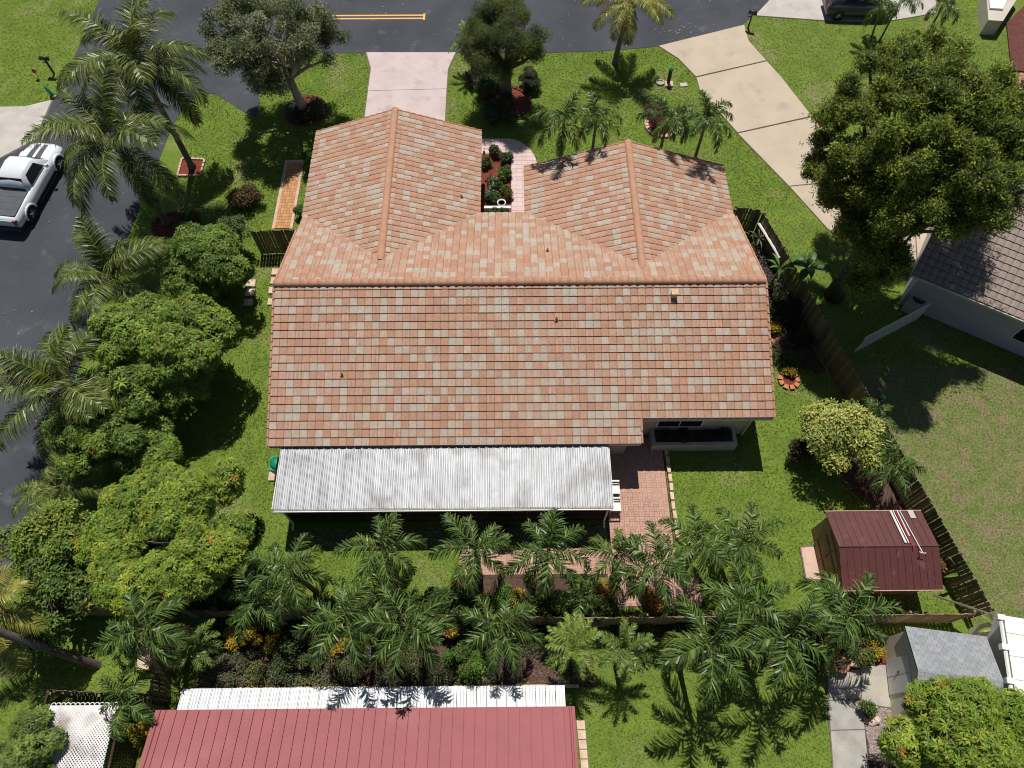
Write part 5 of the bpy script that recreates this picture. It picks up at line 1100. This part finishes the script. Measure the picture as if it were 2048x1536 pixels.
T_BIG=[leaf_cluster(9,.145,.045,0,(-.3,1.3),.1,s,rad=.13) for s in range(6)]
T_MID=[leaf_cluster(8,.14,.06,0,(-.4,1.0),.15,s,rad=.10) for s in range(5)]
T_FINE=[leaf_cluster(10,.10,.035,0,(-.6,1.3),.1,s,rad=.12) for s in range(5)]
T_LONG=[leaf_cluster(9,.30,.05,0,(.1,1.2),.5,s) for s in range(4)]
def crown_points(cx,cy,cz,rx,ry,rz,N,nb,rb,seed,low=-.35,noise=.25):
    rg=np.random.default_rng(seed); B=[]
    while len(B)<nb:
        d=rg.normal(size=3); d/=np.linalg.norm(d)
        if d[2]<low: continue
        k=rg.uniform(.55,.95); B.append((d*k*np.array([rx,ry,rz])+np.array([cx,cy,cz]), rb*rg.uniform(.6,1.25)))
    C=np.array([b[0] for b in B]); Rr=np.array([b[1] for b in B]); p_=Rr**2/np.sum(Rr**2)
    i=rg.choice(nb,size=N,p=p_); d=rg.normal(size=(N,3)); d[:,2]+=.45; d/=np.linalg.norm(d,axis=1,keepdims=True); r_=Rr[i]*(1-np.abs(rg.normal(0,noise,size=N)))
    pts=C[i]+d*r_[:,None]*np.array([1,1,.8]); return pts,d,C,Rr,i
def tree(label,px,zc,rad,N,tmpl,pal,sc=1.0,base=None,nb=34,rb=None,m=m_leaf,trunk_r=.16,seed=1,name='tree',cat='tree',zbase=0,low=-.35,accent=None,mix=.5,group=None,limbs=7,noise=.25,extra=None,bark=None):
    rx,ry,rz=rad; c=P(*px,zc); b=P(*base,0) if base else Vector((c.x,c.y,0)); t=thing(name,(b.x,b.y,zbase),label,cat,group); rb=rb or .36*(rx+ry)/2
    cr=(c.x-b.x,c.y-b.y,zc-zbase); pts,nr,C,Rr,ii=crown_points(*cr,rx,ry,rz,N,nb,rb,seed,low,noise); rg=np.random.default_rng(seed+5)
    for (epx,ez,er,en) in (extra or []):
        e_=P(*epx,ez)-Vector((b.x,b.y,zbase)); p2,n2,C2_,R2,i2=crown_points(e_.x,e_.y,e_.z,er,er,er*.7,en,9,er*.45,seed+int(ez*10),-.7,noise); ii=np.concatenate([ii,i2+len(C)]); C=np.concatenate([C,C2_]); pts=np.concatenate([pts,p2]); nr=np.concatenate([nr,n2]); N+=en
    pts[:,2]=np.maximum(pts[:,2],0.08)
    pal=np.array(pal); blobc=rg.integers(len(pal),size=len(C)); ci=np.where(rg.random(N)<mix,blobc[ii],rg.integers(len(pal),size=N)); cols=pal[ci]
    # young growth at the outside of each clump is yellower (leaf colour, not light)
    if accent is not None:
        sel=rg.random(N)<accent[1]; cols[sel]=np.array(accent[0])
    V,F,C2=foliage(pts,nr,tmpl,sc,cols,rg=rg); o=obj('crown',mesh_np('crown',V,F,m,C2),t)
    mb=MB(); mb.smooth=True; top=Vector(cr)*.0+Vector((cr[0]*.55,cr[1]*.55,cr[2]*.55)); mb.tube([(0,0,-.1),(cr[0]*.12,cr[1]*.12,cr[2]*.25),tuple(top)],[trunk_r*1.5,trunk_r*1.1,trunk_r*.85],9)
    order=rg.permutation(len(C))[:limbs]
    for k in order:
        e=Vector(C[k]); mdl=top.lerp(e,.5)+Vector(rg.uniform(-.2,.2,3)); mb.tube([tuple(top-Vector((0,0,.2))),tuple(mdl),tuple(e)],[trunk_r*.6,trunk_r*.4,trunk_r*.15],6)
        for q in range(2):
            e2=Vector(C[order[rg.integers(len(order))]])+Vector(rg.uniform(-.3,.3,3)); mb.tube([tuple(mdl),tuple(mdl.lerp(e2,.6))],[trunk_r*.3,trunk_r*.1],5)
    mb.build('trunk',bark or m_bark,t); return t
OAK=[(.12,.145,.05),(.17,.195,.075),(.085,.11,.035),(.27,.29,.17)]
tree('grey green oak tree at the top beside the road with a pale trunk',(545,78),4.9,(3.9,3.3,2.2),11500,T_SMALL,OAK,1.1,(610,232),95,.62,m_leaf,.24,11,limbs=18,noise=.5,low=-.75,bark=m_barkp)
tree('dense olive green tree in the front yard right of the pink driveway',(1012,76),4.0,(2.45,2.2,1.9),11000,T_FINE,[(.09,.12,.03),(.12,.15,.035),(.065,.09,.022)],.95,(1012,196),55,.6,m_leafm,.28,12,limbs=8,noise=.3,low=-.7,accent=((.16,.06,.03),.02))
tree('huge yellow green tree over the cream driveway at the right',(1838,296),8.9,(4.2,4.5,2.7),36000,T_BIG,[(.12,.17,.028),(.18,.235,.03),(.07,.10,.02),(.14,.19,.025)],1.0,(1668,592),170,.50,m_leafm,.34,13,limbs=80,noise=.95,low=-.7,accent=((.36,.38,.05),.16),extra=[((1710,495),5.6,1.3,2300),((1775,520),5.6,.9,1000),((1685,415),6.8,1.2,2000),((1722,560),4.6,.9,1000),((1945,425),7.8,1.1,1300),((1640,330),7.2,.8,800),((1745,450),6.6,1.2,1500),((1850,115),8.6,1.6,2600),((1765,135),8.4,1.2,1600),((2020,330),8.4,1.9,3000),((1980,195),8.6,1.7,2800)])
MG=[(.125,.20,.028),(.165,.25,.032),(.23,.31,.04),(.085,.14,.022)]
MY=[(.215,.285,.032),(.17,.255,.03),(.27,.325,.038),(.13,.205,.026)]
tree('dark green mango tree left of the house fence',(415,528),2.5,(2.0,1.8,1.5),1700,T_MANGO,MG[:2]+[MG[3]],1.05,None,22,.75,seed=21,noise=.2)
tree('biggest fresh green mango tree left of the side lawn',(314,705),2.9,(3.1,2.7,1.9),4000,T_MANGO,MG,1.15,None,40,.85,seed=22,noise=.2,accent=((.2,.22,.03),.06))
tree('low mango tree between the street palm and the yellow green mango',(238,877),2.1,(2.55,1.6,1.4),2200,T_MANGO,MG,1.1,None,26,.7,seed=23,noise=.2,accent=((.35,.12,.02),.01))
tree('broad yellow green mango tree at the left',(345,1062),2.8,(3.45,2.85,1.9),6000,T_MANGO,MY+[MG[1]],.98,None,42,.85,seed=24,noise=.2,accent=((.36,.2,.03),.012))
tree('loose frangipani like tree with bare pale branches at the left edge',(100,1090),2.2,(1.7,1.6,1.2),750,T_MID,[(.12,.20,.03),(.17,.24,.035),(.22,.26,.045)],1.25,None,16,.55,seed=25,noise=.25,accent=((.4,.22,.06),.015),bark=m_barkp)
tree('small leafy tree above the utility pole at the lower left',(100,1205),2.2,(1.6,1.5,1.2),800,T_MID,[(.10,.17,.03),(.13,.2,.03),(.08,.13,.03)],1.25,None,16,.5,seed=26,noise=.25,accent=((.3,.3,.05),.08))
tree('vivid yellow green mango tree at the lower right corner',(1950,1496),2.9,(2.5,2.15,1.7),4000,T_MANGO,MY+[(.14,.22,.02)],.95,None,34,.8,seed=27,noise=.2,accent=((.42,.22,.04),.01))
tree('round yellow leaved shrub tree in the right back lawn',(1682,880),1.9,(1.6,1.5,1.1),1700,T_MID,[(.44,.46,.11),(.36,.40,.08),(.52,.52,.16),(.22,.27,.06)],1.1,None,26,.55,seed=28,noise=.2)
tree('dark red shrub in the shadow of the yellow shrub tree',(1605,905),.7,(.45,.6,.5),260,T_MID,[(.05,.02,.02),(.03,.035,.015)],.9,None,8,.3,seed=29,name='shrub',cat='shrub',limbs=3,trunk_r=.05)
tree('leafy green tree cut by the lower left corner',(45,1515),2.1,(1.7,1.3,1.2),1300,T_MANGO,[(.14,.20,.04),(.18,.25,.05),(.10,.15,.03)],.85,None,22,.55,seed=30,noise=.2)
tree('slim leafy bush tree between mango tree and house fence',(468,470),1.7,(.8,.8,.9),500,T_MID,[(.09,.14,.04),(.06,.10,.03)],1.0,None,12,.4,seed=31)
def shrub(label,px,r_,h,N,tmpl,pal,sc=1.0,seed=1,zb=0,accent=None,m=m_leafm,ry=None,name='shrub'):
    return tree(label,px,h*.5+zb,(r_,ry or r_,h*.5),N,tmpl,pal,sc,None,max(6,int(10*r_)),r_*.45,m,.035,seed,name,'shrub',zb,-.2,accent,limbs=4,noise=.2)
CR=[(.40,.27,.02),(.48,.30,.03),(.22,.22,.03)]
shrub('round croton shrub with red tips on the left front lawn',(497,403),.85,.9,700,T_SMALL,[(.07,.11,.03),(.09,.10,.03),(.05,.07,.02)],1.1,41,accent=((.28,.05,.05),.22))
shrub('red flowered shrub at the foot of the second coconut palm',(372,448),.7,.6,420,T_SMALL,[(.07,.11,.03),(.10,.12,.03)],1.0,42,accent=((.45,.05,.03),.12))
shrub('dark round shrub right of the front yard tree',(1067,158),.75,.9,420,T_LONG,[(.04,.05,.03),(.06,.08,.03)],.8,43)
shrub('leafy green shrub left of the front yard tree trunk',(965,170),.95,.8,520,T_MID,[(.08,.14,.03),(.05,.09,.03)],1.1,44,accent=((.16,.03,.06),.1))
shrub('mixed green shrubs at the bottom of the front yard tree',(1000,222),1.0,.7,560,T_MID,[(.06,.11,.03),(.05,.08,.03)],1.0,45,accent=((.14,.03,.05),.12))
shrub('small dark red shrub by the front yard tree ring',(948,155),.55,.6,260,T_SMALL,[(.07,.03,.04),(.05,.07,.03)],1.0,46)
shrub('dark shrubs with magenta tips round the oak trunk',(612,222),.95,.6,520,T_MID,[(.035,.055,.02),(.05,.07,.025)],1.0,47,accent=((.16,.04,.10),.1))
shrub('reddish shrubs beside the third front palm',(1312,238),.85,.7,560,T_MID,[(.07,.11,.03),(.10,.05,.04),(.16,.07,.06)],1.0,48,accent=((.4,.1,.08),.1))
shrub('green shrub against the left wing wall at the brick path',(612,325),.35,1.2,260,T_SMALL,[(.10,.19,.03),(.08,.15,.03)],1.1,49)
shrub('low green shrub at the wall near the path foot',(603,425),.3,.6,120,T_LONG,[(.07,.12,.03)],.8,50)
for (c,r_,lab,ac) in [((990,305),.32,'dark leaved shrub at the top of the front bed',((.12,.04,.03),.3)),((1013,320),.36,'green shrub at the top right of the front bed',None),((1008,345),.4,'yellow tinged shrub in the front bed middle',((.3,.3,.05),.2)),((988,368),.4,'white flowered shrub in the front bed',((.75,.72,.66),.08)),((985,395),.38,'grey green shrub in the lower front bed',((.5,.48,.4),.08)),((1012,385),.34,'orange tinged shrub in the lower front bed',((.30,.12,.03),.25)),((973,325),.25,'small bright green shrub at the left of the front bed',None),((985,425),.32,'bright green shrub below the white wall',None),((1012,427),.25,'dark shrub below the white wall',((.6,.5,.45),.08))]:
    shrub(lab,c,r_,.55,200,T_MID,[(.07,.13,.03),(.05,.09,.025)],.85,int(c[0]*7+c[1]),accent=ac)
for (c,r_,h,lab) in [((475,1272),.42,1.0,'golden yellow croton right of the feathery pygmy palm'),((505,1262),.38,1.0,'golden croton touching the back fence left of the palms'),((872,1258),.30,.9,'left of two golden crotons between the awning palms'),((903,1260),.34,1.0,'right of two golden crotons between the awning palms'),((1045,1258),.26,.8,'golden croton right of the palm beside the lime pygmy palm'),((548,1285),.3,.6,'golden green croton in the dark bed at left'),((682,1292),.35,.6,'golden green shrub under the left awning palm'),((287,1470),.42,1.4,'upper golden shrub at the left end of the red roof'),((1030,1192),.3,.6,'golden croton in the mulch bed'),((1208,1178),.3,.7,'orange green croton beside the patio palm'),((1302,1200),.42,.8,'orange brown croton below the patio end palm')]:
    shrub(lab,c,r_,h,260,T_MID,CR if 'orange' not in lab else [(.30,.14,.03),(.16,.16,.03),(.34,.10,.03)],.85,int(c[0]*3+c[1]))
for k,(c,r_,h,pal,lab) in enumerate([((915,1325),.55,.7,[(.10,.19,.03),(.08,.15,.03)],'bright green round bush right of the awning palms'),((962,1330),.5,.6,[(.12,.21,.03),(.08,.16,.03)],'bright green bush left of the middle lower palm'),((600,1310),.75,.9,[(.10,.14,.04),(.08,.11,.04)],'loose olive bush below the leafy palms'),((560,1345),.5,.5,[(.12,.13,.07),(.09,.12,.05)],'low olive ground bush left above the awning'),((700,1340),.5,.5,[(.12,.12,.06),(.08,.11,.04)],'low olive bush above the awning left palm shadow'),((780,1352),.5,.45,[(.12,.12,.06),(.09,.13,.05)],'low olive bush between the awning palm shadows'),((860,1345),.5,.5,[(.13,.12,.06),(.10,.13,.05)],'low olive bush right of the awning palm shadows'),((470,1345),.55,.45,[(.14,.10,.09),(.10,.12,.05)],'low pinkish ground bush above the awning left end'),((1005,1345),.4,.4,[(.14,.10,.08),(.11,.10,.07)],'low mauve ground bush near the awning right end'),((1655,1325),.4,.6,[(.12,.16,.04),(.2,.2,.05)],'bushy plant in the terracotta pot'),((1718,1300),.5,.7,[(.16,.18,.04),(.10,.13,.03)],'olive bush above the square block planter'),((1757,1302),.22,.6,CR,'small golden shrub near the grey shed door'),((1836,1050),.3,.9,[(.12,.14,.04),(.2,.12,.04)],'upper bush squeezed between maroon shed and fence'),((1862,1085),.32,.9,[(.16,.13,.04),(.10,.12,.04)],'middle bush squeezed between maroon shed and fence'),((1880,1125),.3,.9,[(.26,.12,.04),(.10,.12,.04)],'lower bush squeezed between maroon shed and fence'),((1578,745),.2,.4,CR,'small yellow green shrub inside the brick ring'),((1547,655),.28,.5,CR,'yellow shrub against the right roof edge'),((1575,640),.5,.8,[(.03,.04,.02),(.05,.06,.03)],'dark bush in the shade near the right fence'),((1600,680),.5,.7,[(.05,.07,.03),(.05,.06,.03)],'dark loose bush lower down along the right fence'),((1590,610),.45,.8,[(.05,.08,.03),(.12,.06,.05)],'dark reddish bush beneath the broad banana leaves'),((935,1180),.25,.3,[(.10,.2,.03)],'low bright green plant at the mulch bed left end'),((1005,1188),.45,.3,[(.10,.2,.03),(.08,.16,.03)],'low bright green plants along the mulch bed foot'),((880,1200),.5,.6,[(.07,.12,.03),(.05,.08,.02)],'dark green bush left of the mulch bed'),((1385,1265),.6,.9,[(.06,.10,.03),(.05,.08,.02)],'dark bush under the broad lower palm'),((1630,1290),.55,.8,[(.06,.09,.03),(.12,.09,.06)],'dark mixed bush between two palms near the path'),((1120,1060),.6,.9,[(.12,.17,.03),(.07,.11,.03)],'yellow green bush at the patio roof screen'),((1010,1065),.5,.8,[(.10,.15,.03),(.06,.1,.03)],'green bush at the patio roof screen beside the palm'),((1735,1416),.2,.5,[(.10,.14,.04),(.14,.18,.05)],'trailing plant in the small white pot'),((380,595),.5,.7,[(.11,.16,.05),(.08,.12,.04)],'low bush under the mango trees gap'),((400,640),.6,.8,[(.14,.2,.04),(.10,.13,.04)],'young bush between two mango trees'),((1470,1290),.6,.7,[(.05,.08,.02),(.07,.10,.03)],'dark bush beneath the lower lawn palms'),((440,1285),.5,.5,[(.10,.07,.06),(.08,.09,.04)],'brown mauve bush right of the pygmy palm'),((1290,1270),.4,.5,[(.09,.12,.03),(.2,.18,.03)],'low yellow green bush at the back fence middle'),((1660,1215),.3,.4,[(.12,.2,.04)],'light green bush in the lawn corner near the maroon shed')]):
    zb = .3 if 'terracotta pot' in lab else (.2 if 'white pot' in lab else 0)
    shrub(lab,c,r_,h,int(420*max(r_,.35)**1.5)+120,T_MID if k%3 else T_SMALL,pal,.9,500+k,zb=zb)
x0,x1,y0,y1 = PLANT_REAR
for k in range(4):
    c=Vector((x0+(x1-x0)*(k+.5)/4,(y0+y1)/2,.5)); t=thing('shrub',c,['leftmost dark plant in the stucco planter','second dark plant from the left in the stucco planter','third dark plant from the left in the stucco planter','rightmost dark plant in the stucco planter'][k],'plant')
    pts,nr,C,Rr,ii=crown_points(0,0,.15,.3,.25,.15,120,6,.13,60+k); V,F,C2=foliage(pts,nr,T_MID,.7,np.tile(np.array([[.05,.07,.02]]),(120,1))*np.where(RNG.random((120,1))<.3,np.array([[3.,.5,.8]]),1)); obj('crown',mesh_np('crown',V,F,m_leafm,C2),t)
# banana like plants by the right gable and fence
def banana(label,px,h,n,ll,lw,pal,arch=1.1,seed=0,name='banana_plant'):
    p=P(*px,h*.5); t=thing(name,(p.x,p.y,0),label,'plant'); rg=random.Random(seed)
    mb=MB(); mb.smooth=True; mb.tube([(0,0,0),(0,0,h)],[.07,.045],7); mb.build('stem',m_shaft,t)
    for i in range(n):
        a=i*2.4+rg.uniform(-.3,.3); mb=MB(); mb.col=jit(rg.choice(pal),.12); K=7; e=rg.uniform(.5,1.25); pnt=Vector((0,0,h)); L=ll*rg.uniform(.8,1.15); vs=[]; d2=Vector((-math.sin(a),math.cos(a),0))
        for k in range(K+1):
            s=k/K; w_=lw*math.sin(math.pi*min(1,max(0.05,(s-.12)/.88)))*.5+.01 if s<.999 else .005; vs+= [pnt-d2*w_+Vector((0,0,w_*.25)),pnt.copy(),pnt+d2*w_+Vector((0,0,w_*.25))]
            ang=e-arch*s*1.5; pnt=pnt+Vector((math.cos(a)*math.cos(ang),math.sin(a)*math.cos(ang),math.sin(ang)))*L/K
        fs=[]
        for k in range(K): fs+=[(3*k,3*k+1,3*k+4,3*k+3),(3*k+1,3*k+2,3*k+5,3*k+4)]
        mb.add(vs,fs); mb.build('leaf',m_leaf,t)
GBN=[(.09,.19,.03),(.12,.22,.04),(.07,.14,.03)]
banana('slender leaved banana like plant at the right end of the ridge',(1548,558),1.6,9,1.0,.12,GBN,seed=1)
banana('broad leaved banana plant leaning on the long fence near the big tree',(1600,560),1.7,8,1.3,.38,[(.05,.12,.02),(.07,.14,.03)],seed=2)
banana('shaded spiky plant behind the right wing by the fence',(1512,490),.9,9,.7,.06,[(.08,.10,.05),(.12,.13,.07)],seed=3,name='spiky_plant')
banana('young plant with long pale leaves under the yellow green mango',(440,1195),1.0,9,.8,.10,GBN,seed=4)
banana('big leaved plant at the fence right of the dark palm',(345,1240),.9,8,.8,.14,[(.08,.15,.03),(.06,.11,.03)],seed=5)
banana('spiky yellow green plant between grey shed and white roof',(1968,1262),1.3,11,.75,.13,[(.25,.27,.05),(.18,.22,.04),(.10,.15,.04)],seed=6,name='spiky_plant')
banana('lower spiky plant between grey shed and white roof',(1990,1300),.9,8,.5,.10,[(.22,.2,.05),(.10,.15,.04)],seed=7,name='spiky_plant')
banana('long leaved plant at the right back corner of the maroon shed',(1908,1155),.8,6,1.0,.12,GBN,seed=8)
banana('dark broad leaved plant left of the brown mulch bed',(905,1195),.4,9,.45,.13,[(.05,.09,.02)],seed=9)
banana('slim plant with long leaves left of the banana plant',(1560,595),1.2,8,.8,.10,GBN,seed=10)

# ------------------------------------------------------------------ grass: tufts over every lawn outside paving, beds and buildings
def grass(name, polys, dens, pal, seed, hgt=.036, label=None):
    rg=np.random.default_rng(seed); allp=[]
    for poly in polys:
        xs=[p[0] for p in poly]; ys=[p[1] for p in poly]; a=(max(xs)-min(xs))*(max(ys)-min(ys)); n=int(a*dens); p=np.stack([rg.uniform(min(xs),max(xs),n),rg.uniform(min(ys),max(ys),n)],1); k=inpoly(p,poly)
        for q in EXCL: k &= ~inpoly(p,q)
        allp.append(p[k])
    p=np.concatenate(allp); n=len(p)
    # patchiness
    ph=np.sin(p[:,0]*1.7+np.sin(p[:,1]*1.3)*2)+np.sin(p[:,1]*2.1+p[:,0]*.6)+rg.normal(0,.9,n)
    pal=np.array(pal); ci=np.clip(((ph+3)/6*len(pal)).astype(int),0,len(pal)-1); col=pal[ci]*(1+rg.uniform(-.25,.25,(n,1)))
    V=np.zeros((n,6,3),np.float32); z0=-.02
    for b in range(2):
        a=rg.uniform(0,6.28,n); w_=rg.uniform(.016,.032,n); h=hgt*rg.uniform(.5,1.2,n); ln=rg.uniform(0,.05,n); la=rg.uniform(0,6.28,n); ox=rg.uniform(-.03,.03,n); oy=rg.uniform(-.03,.03,n)
        V[:,b*3,0]=p[:,0]+ox-np.cos(a)*w_; V[:,b*3,1]=p[:,1]+oy-np.sin(a)*w_; V[:,b*3,2]=z0
        V[:,b*3+1,0]=p[:,0]+ox+np.cos(a)*w_; V[:,b*3+1,1]=p[:,1]+oy+np.sin(a)*w_; V[:,b*3+1,2]=z0
        V[:,b*3+2,0]=p[:,0]+ox+np.cos(la)*ln; V[:,b*3+2,1]=p[:,1]+oy+np.sin(la)*ln; V[:,b*3+2,2]=h+z0
    F=np.arange(n*6).reshape(-1,3); o=obj(name,mesh_np(name,V.reshape(-1,3),F,m_grass,np.repeat(col,2,axis=0))); o['kind']='stuff'; tag(o,label,'grass'); return o
GP=[(.12,.20,.028),(.155,.235,.032),(.19,.265,.04),(.26,.29,.075)]
front=PP((300,620),(230,480),(300,330),(400,170),(560,100),(1318,92),(1700,500),(1600,640),(1540,560),(1500,400),(560,500))
DRY=[(.16,.20,.04),(.24,.23,.10),(.33,.29,.16),(.17,.23,.04)]
rp = [tuple(P(1530,430,0).xy),tuple(P(2040,1240,0).xy)]
rightlawn_n=[(14.9,18.2),(15.6,17.0),(30,16.5),(40,20),(40,47),(15.5,47),(12.0,36),(16,28),(13.4,25.0)]; rightlawn_s=[(14.9,18.2),(18.6,5.0),(26,3),(34,10),(38,17),(30,16.5),(15.6,17.0)]
TAN=[(.13,.185,.035),(.17,.205,.06),(.25,.235,.11),(.32,.27,.15),(.16,.205,.055),(.13,.20,.035)]
mb=MB(); mb.prism(rightlawn_s,-0.1,-0.012); struct('lawn',mb,m_lawndry)
rightlawn=[(13.3,25.0),(18.6,5.0),(26,3),(34,10),(40,47),(15.5,47),(12.0,36),(16,28)]
lawn_main=[(-26,47),(-18.6,32),(-17,22),(-18.5,5.2),(-14,5.5),(18.3,5.2),(13.2,24.9),(16,28),(12,36),(15.5,44),(0,41),(-14,40.5)]
lower=[(-19.5,5.0),(18,5.0),(18,-3),(-21,-3)]
grass('grass',[lawn_main],190,GP,71,label='bright green mown grass round the tiled house')
grass('grass',[rightlawn_n],120,DRY,72,label='patchy drier grass of the neighbour lawn on the right')
grass('grass',[rightlawn_s],120,TAN,75,label='brown mottled dry grass below the neighbour wall')
grass('grass',[lower],150,[(.13,.175,.035),(.17,.215,.045),(.23,.245,.085),(.13,.20,.035)],73,label='grass of the lower back gardens along the bottom')
grass('grass',[PP((0,212),(0,-20),(205,-20),(150,108),(112,196),(50,212))+[]],110,[(.13,.19,.02),(.16,.215,.025),(.20,.235,.035)],74,label='bright grass in the top left corner')
# gravel by the lower right path and small litter
rg=np.random.default_rng(5); poly=PP((1724,1412),(1788,1420),(1800,1520),(1742,1520)); xs=[q[0] for q in poly]; ys=[q[1] for q in poly]; p=np.stack([rg.uniform(min(xs),max(xs),5000),rg.uniform(min(ys),max(ys),5000)],1); p=p[inpoly(p,poly)]
def pebbles(name,p,r_,pal,label):
    n=len(p); t=np.array([(1,0,0),(0,1,0),(-1,0,0),(0,-1,0),(0,0,.8)]); s=r_*rg.uniform(.6,1.3,n); a=rg.uniform(0,6.28,n); V=np.zeros((n,5,3)); 
    V[:,:,0]=p[:,0:1]+s[:,None]*(t[None,:,0]*np.cos(a)[:,None]-t[None,:,1]*np.sin(a)[:,None]); V[:,:,1]=p[:,1:2]+s[:,None]*(t[None,:,0]*np.sin(a)[:,None]+t[None,:,1]*np.cos(a)[:,None]); V[:,:,2]=.02+s[:,None]*t[None,:,2]
    F=np.array([(0,1,4),(1,2,4),(2,3,4),(3,0,4)]); FF=(F[None]+(np.arange(n)*5)[:,None,None]).reshape(-1,3); c=np.array(pal)[rg.integers(len(pal),size=n)]*(1+rg.uniform(-.2,.2,(n,1)))
    o=obj(name,mesh_np(name,V.reshape(-1,3),FF,m_gravel,np.repeat(c,4,axis=0))); o['kind']='stuff'; tag(o,label,'gravel')
pebbles('gravel',p,.032,[(.36,.27,.25),(.28,.21,.2),(.45,.38,.36)],'pinkish gravel between the path and the lower right mango')
p=np.stack([rg.uniform(-12,3,6000),rg.uniform(2.9,4.8,6000)],1); pebbles('mulch_chips',p,.035,[(.16,.10,.07),(.22,.15,.12),(.10,.06,.04)],'brown bark chips in the bed above the awning')
p=np.stack([rg.uniform(mx0+.4,4,1500),rg.uniform(8.35,9.1,1500)],1); pebbles('gravel',p,.03,[(.35,.33,.31),(.25,.24,.22)],'pale gravel strip in the shade of the patio roof')

def groundcover(name,x0,y0,x1,y1,n,pal,label,seed,h=.35,tm=None,sc=.9):
    rg=np.random.default_rng(seed); p=np.stack([rg.uniform(x0,x1,n),rg.uniform(y0,y1,n)],1); ph=np.sin(p[:,0]*1.9+seed)+np.sin(p[:,1]*3.1+p[:,0]*.8); k=ph>-.7; p=p[k]; ph=ph[k]
    pts=np.column_stack([p,.06+h*rg.random(len(p))*np.clip(ph+.8,0.1,2)/2]); pal=np.array(pal); ci=np.clip(((np.sin(p[:,0]*1.1+seed)+np.sin(p[:,1]*1.7+2*p[:,0])+2+rg.normal(0,.5,len(p)))/4*len(pal)).astype(int),0,len(pal)-1)
    nr=rg.normal(size=(len(p),3))*.4+np.array([0,0,1]); V,F,C=foliage(pts,nr,tm or T_SMALL,sc,pal[ci],rg=rg); o=obj(name,mesh_np(name,V,F,m_leafm,C)); o['kind']='stuff'; tag(o,label,'ground cover')
GC=[(.13,.15,.05),(.17,.13,.10),(.09,.13,.03),(.20,.16,.13),(.12,.18,.04)]
groundcover('ground_cover',-12.2,2.9,3.0,4.4,5200,GC,'low olive and mauve ground cover above the white awning',3)
groundcover('ground_cover',-12.0,4.3,4.2,6.2,3600,[(.06,.10,.02),(.10,.15,.03),(.05,.07,.02)],'dark leafy undergrowth along both sides of the back fence',4,h=.6,tm=T_MID,sc=1.0)
groundcover('ground_cover',-18.6,6.2,-10.6,9.5,1800,[(.07,.12,.02),(.11,.17,.03),(.05,.07,.02)],'leafy undergrowth below the yellow green mango tree',5,h=.7,tm=T_MID,sc=1.1)
groundcover('ground_cover',4.0,3.6,12.6,5.4,2200,[(.06,.09,.02),(.09,.13,.03),(.12,.09,.06)],'dark undergrowth beneath the palms right of the awning',6,h=.5,tm=T_MID,sc=1.0)
groundcover('ground_cover',11.9,16.6,14.4,24.2,1500,[(.05,.08,.02),(.09,.14,.03),(.10,.06,.05),(.13,.12,.10)],'mixed shaded plants between the right gable and the long fence',7,h=.5,tm=T_MID,sc=.9)

# litter on the street and lawns
rg=np.random.default_rng(9); p=np.concatenate([np.stack([rg.uniform(-26,-19,90),rg.uniform(8,30,90)],1), np.stack([rg.uniform(-18,14,70),rg.uniform(40,47,70)],1), np.stack([rg.normal(11,.8,40),rg.normal(41.3,.5,40)],1)])
p=p[inpoly(p,POLY_ROAD)]
pebbles('leaf_litter',p,.05,[(.40,.36,.28),(.30,.22,.13),(.5,.48,.42)],'scattered dry leaves and petals on the asphalt street')
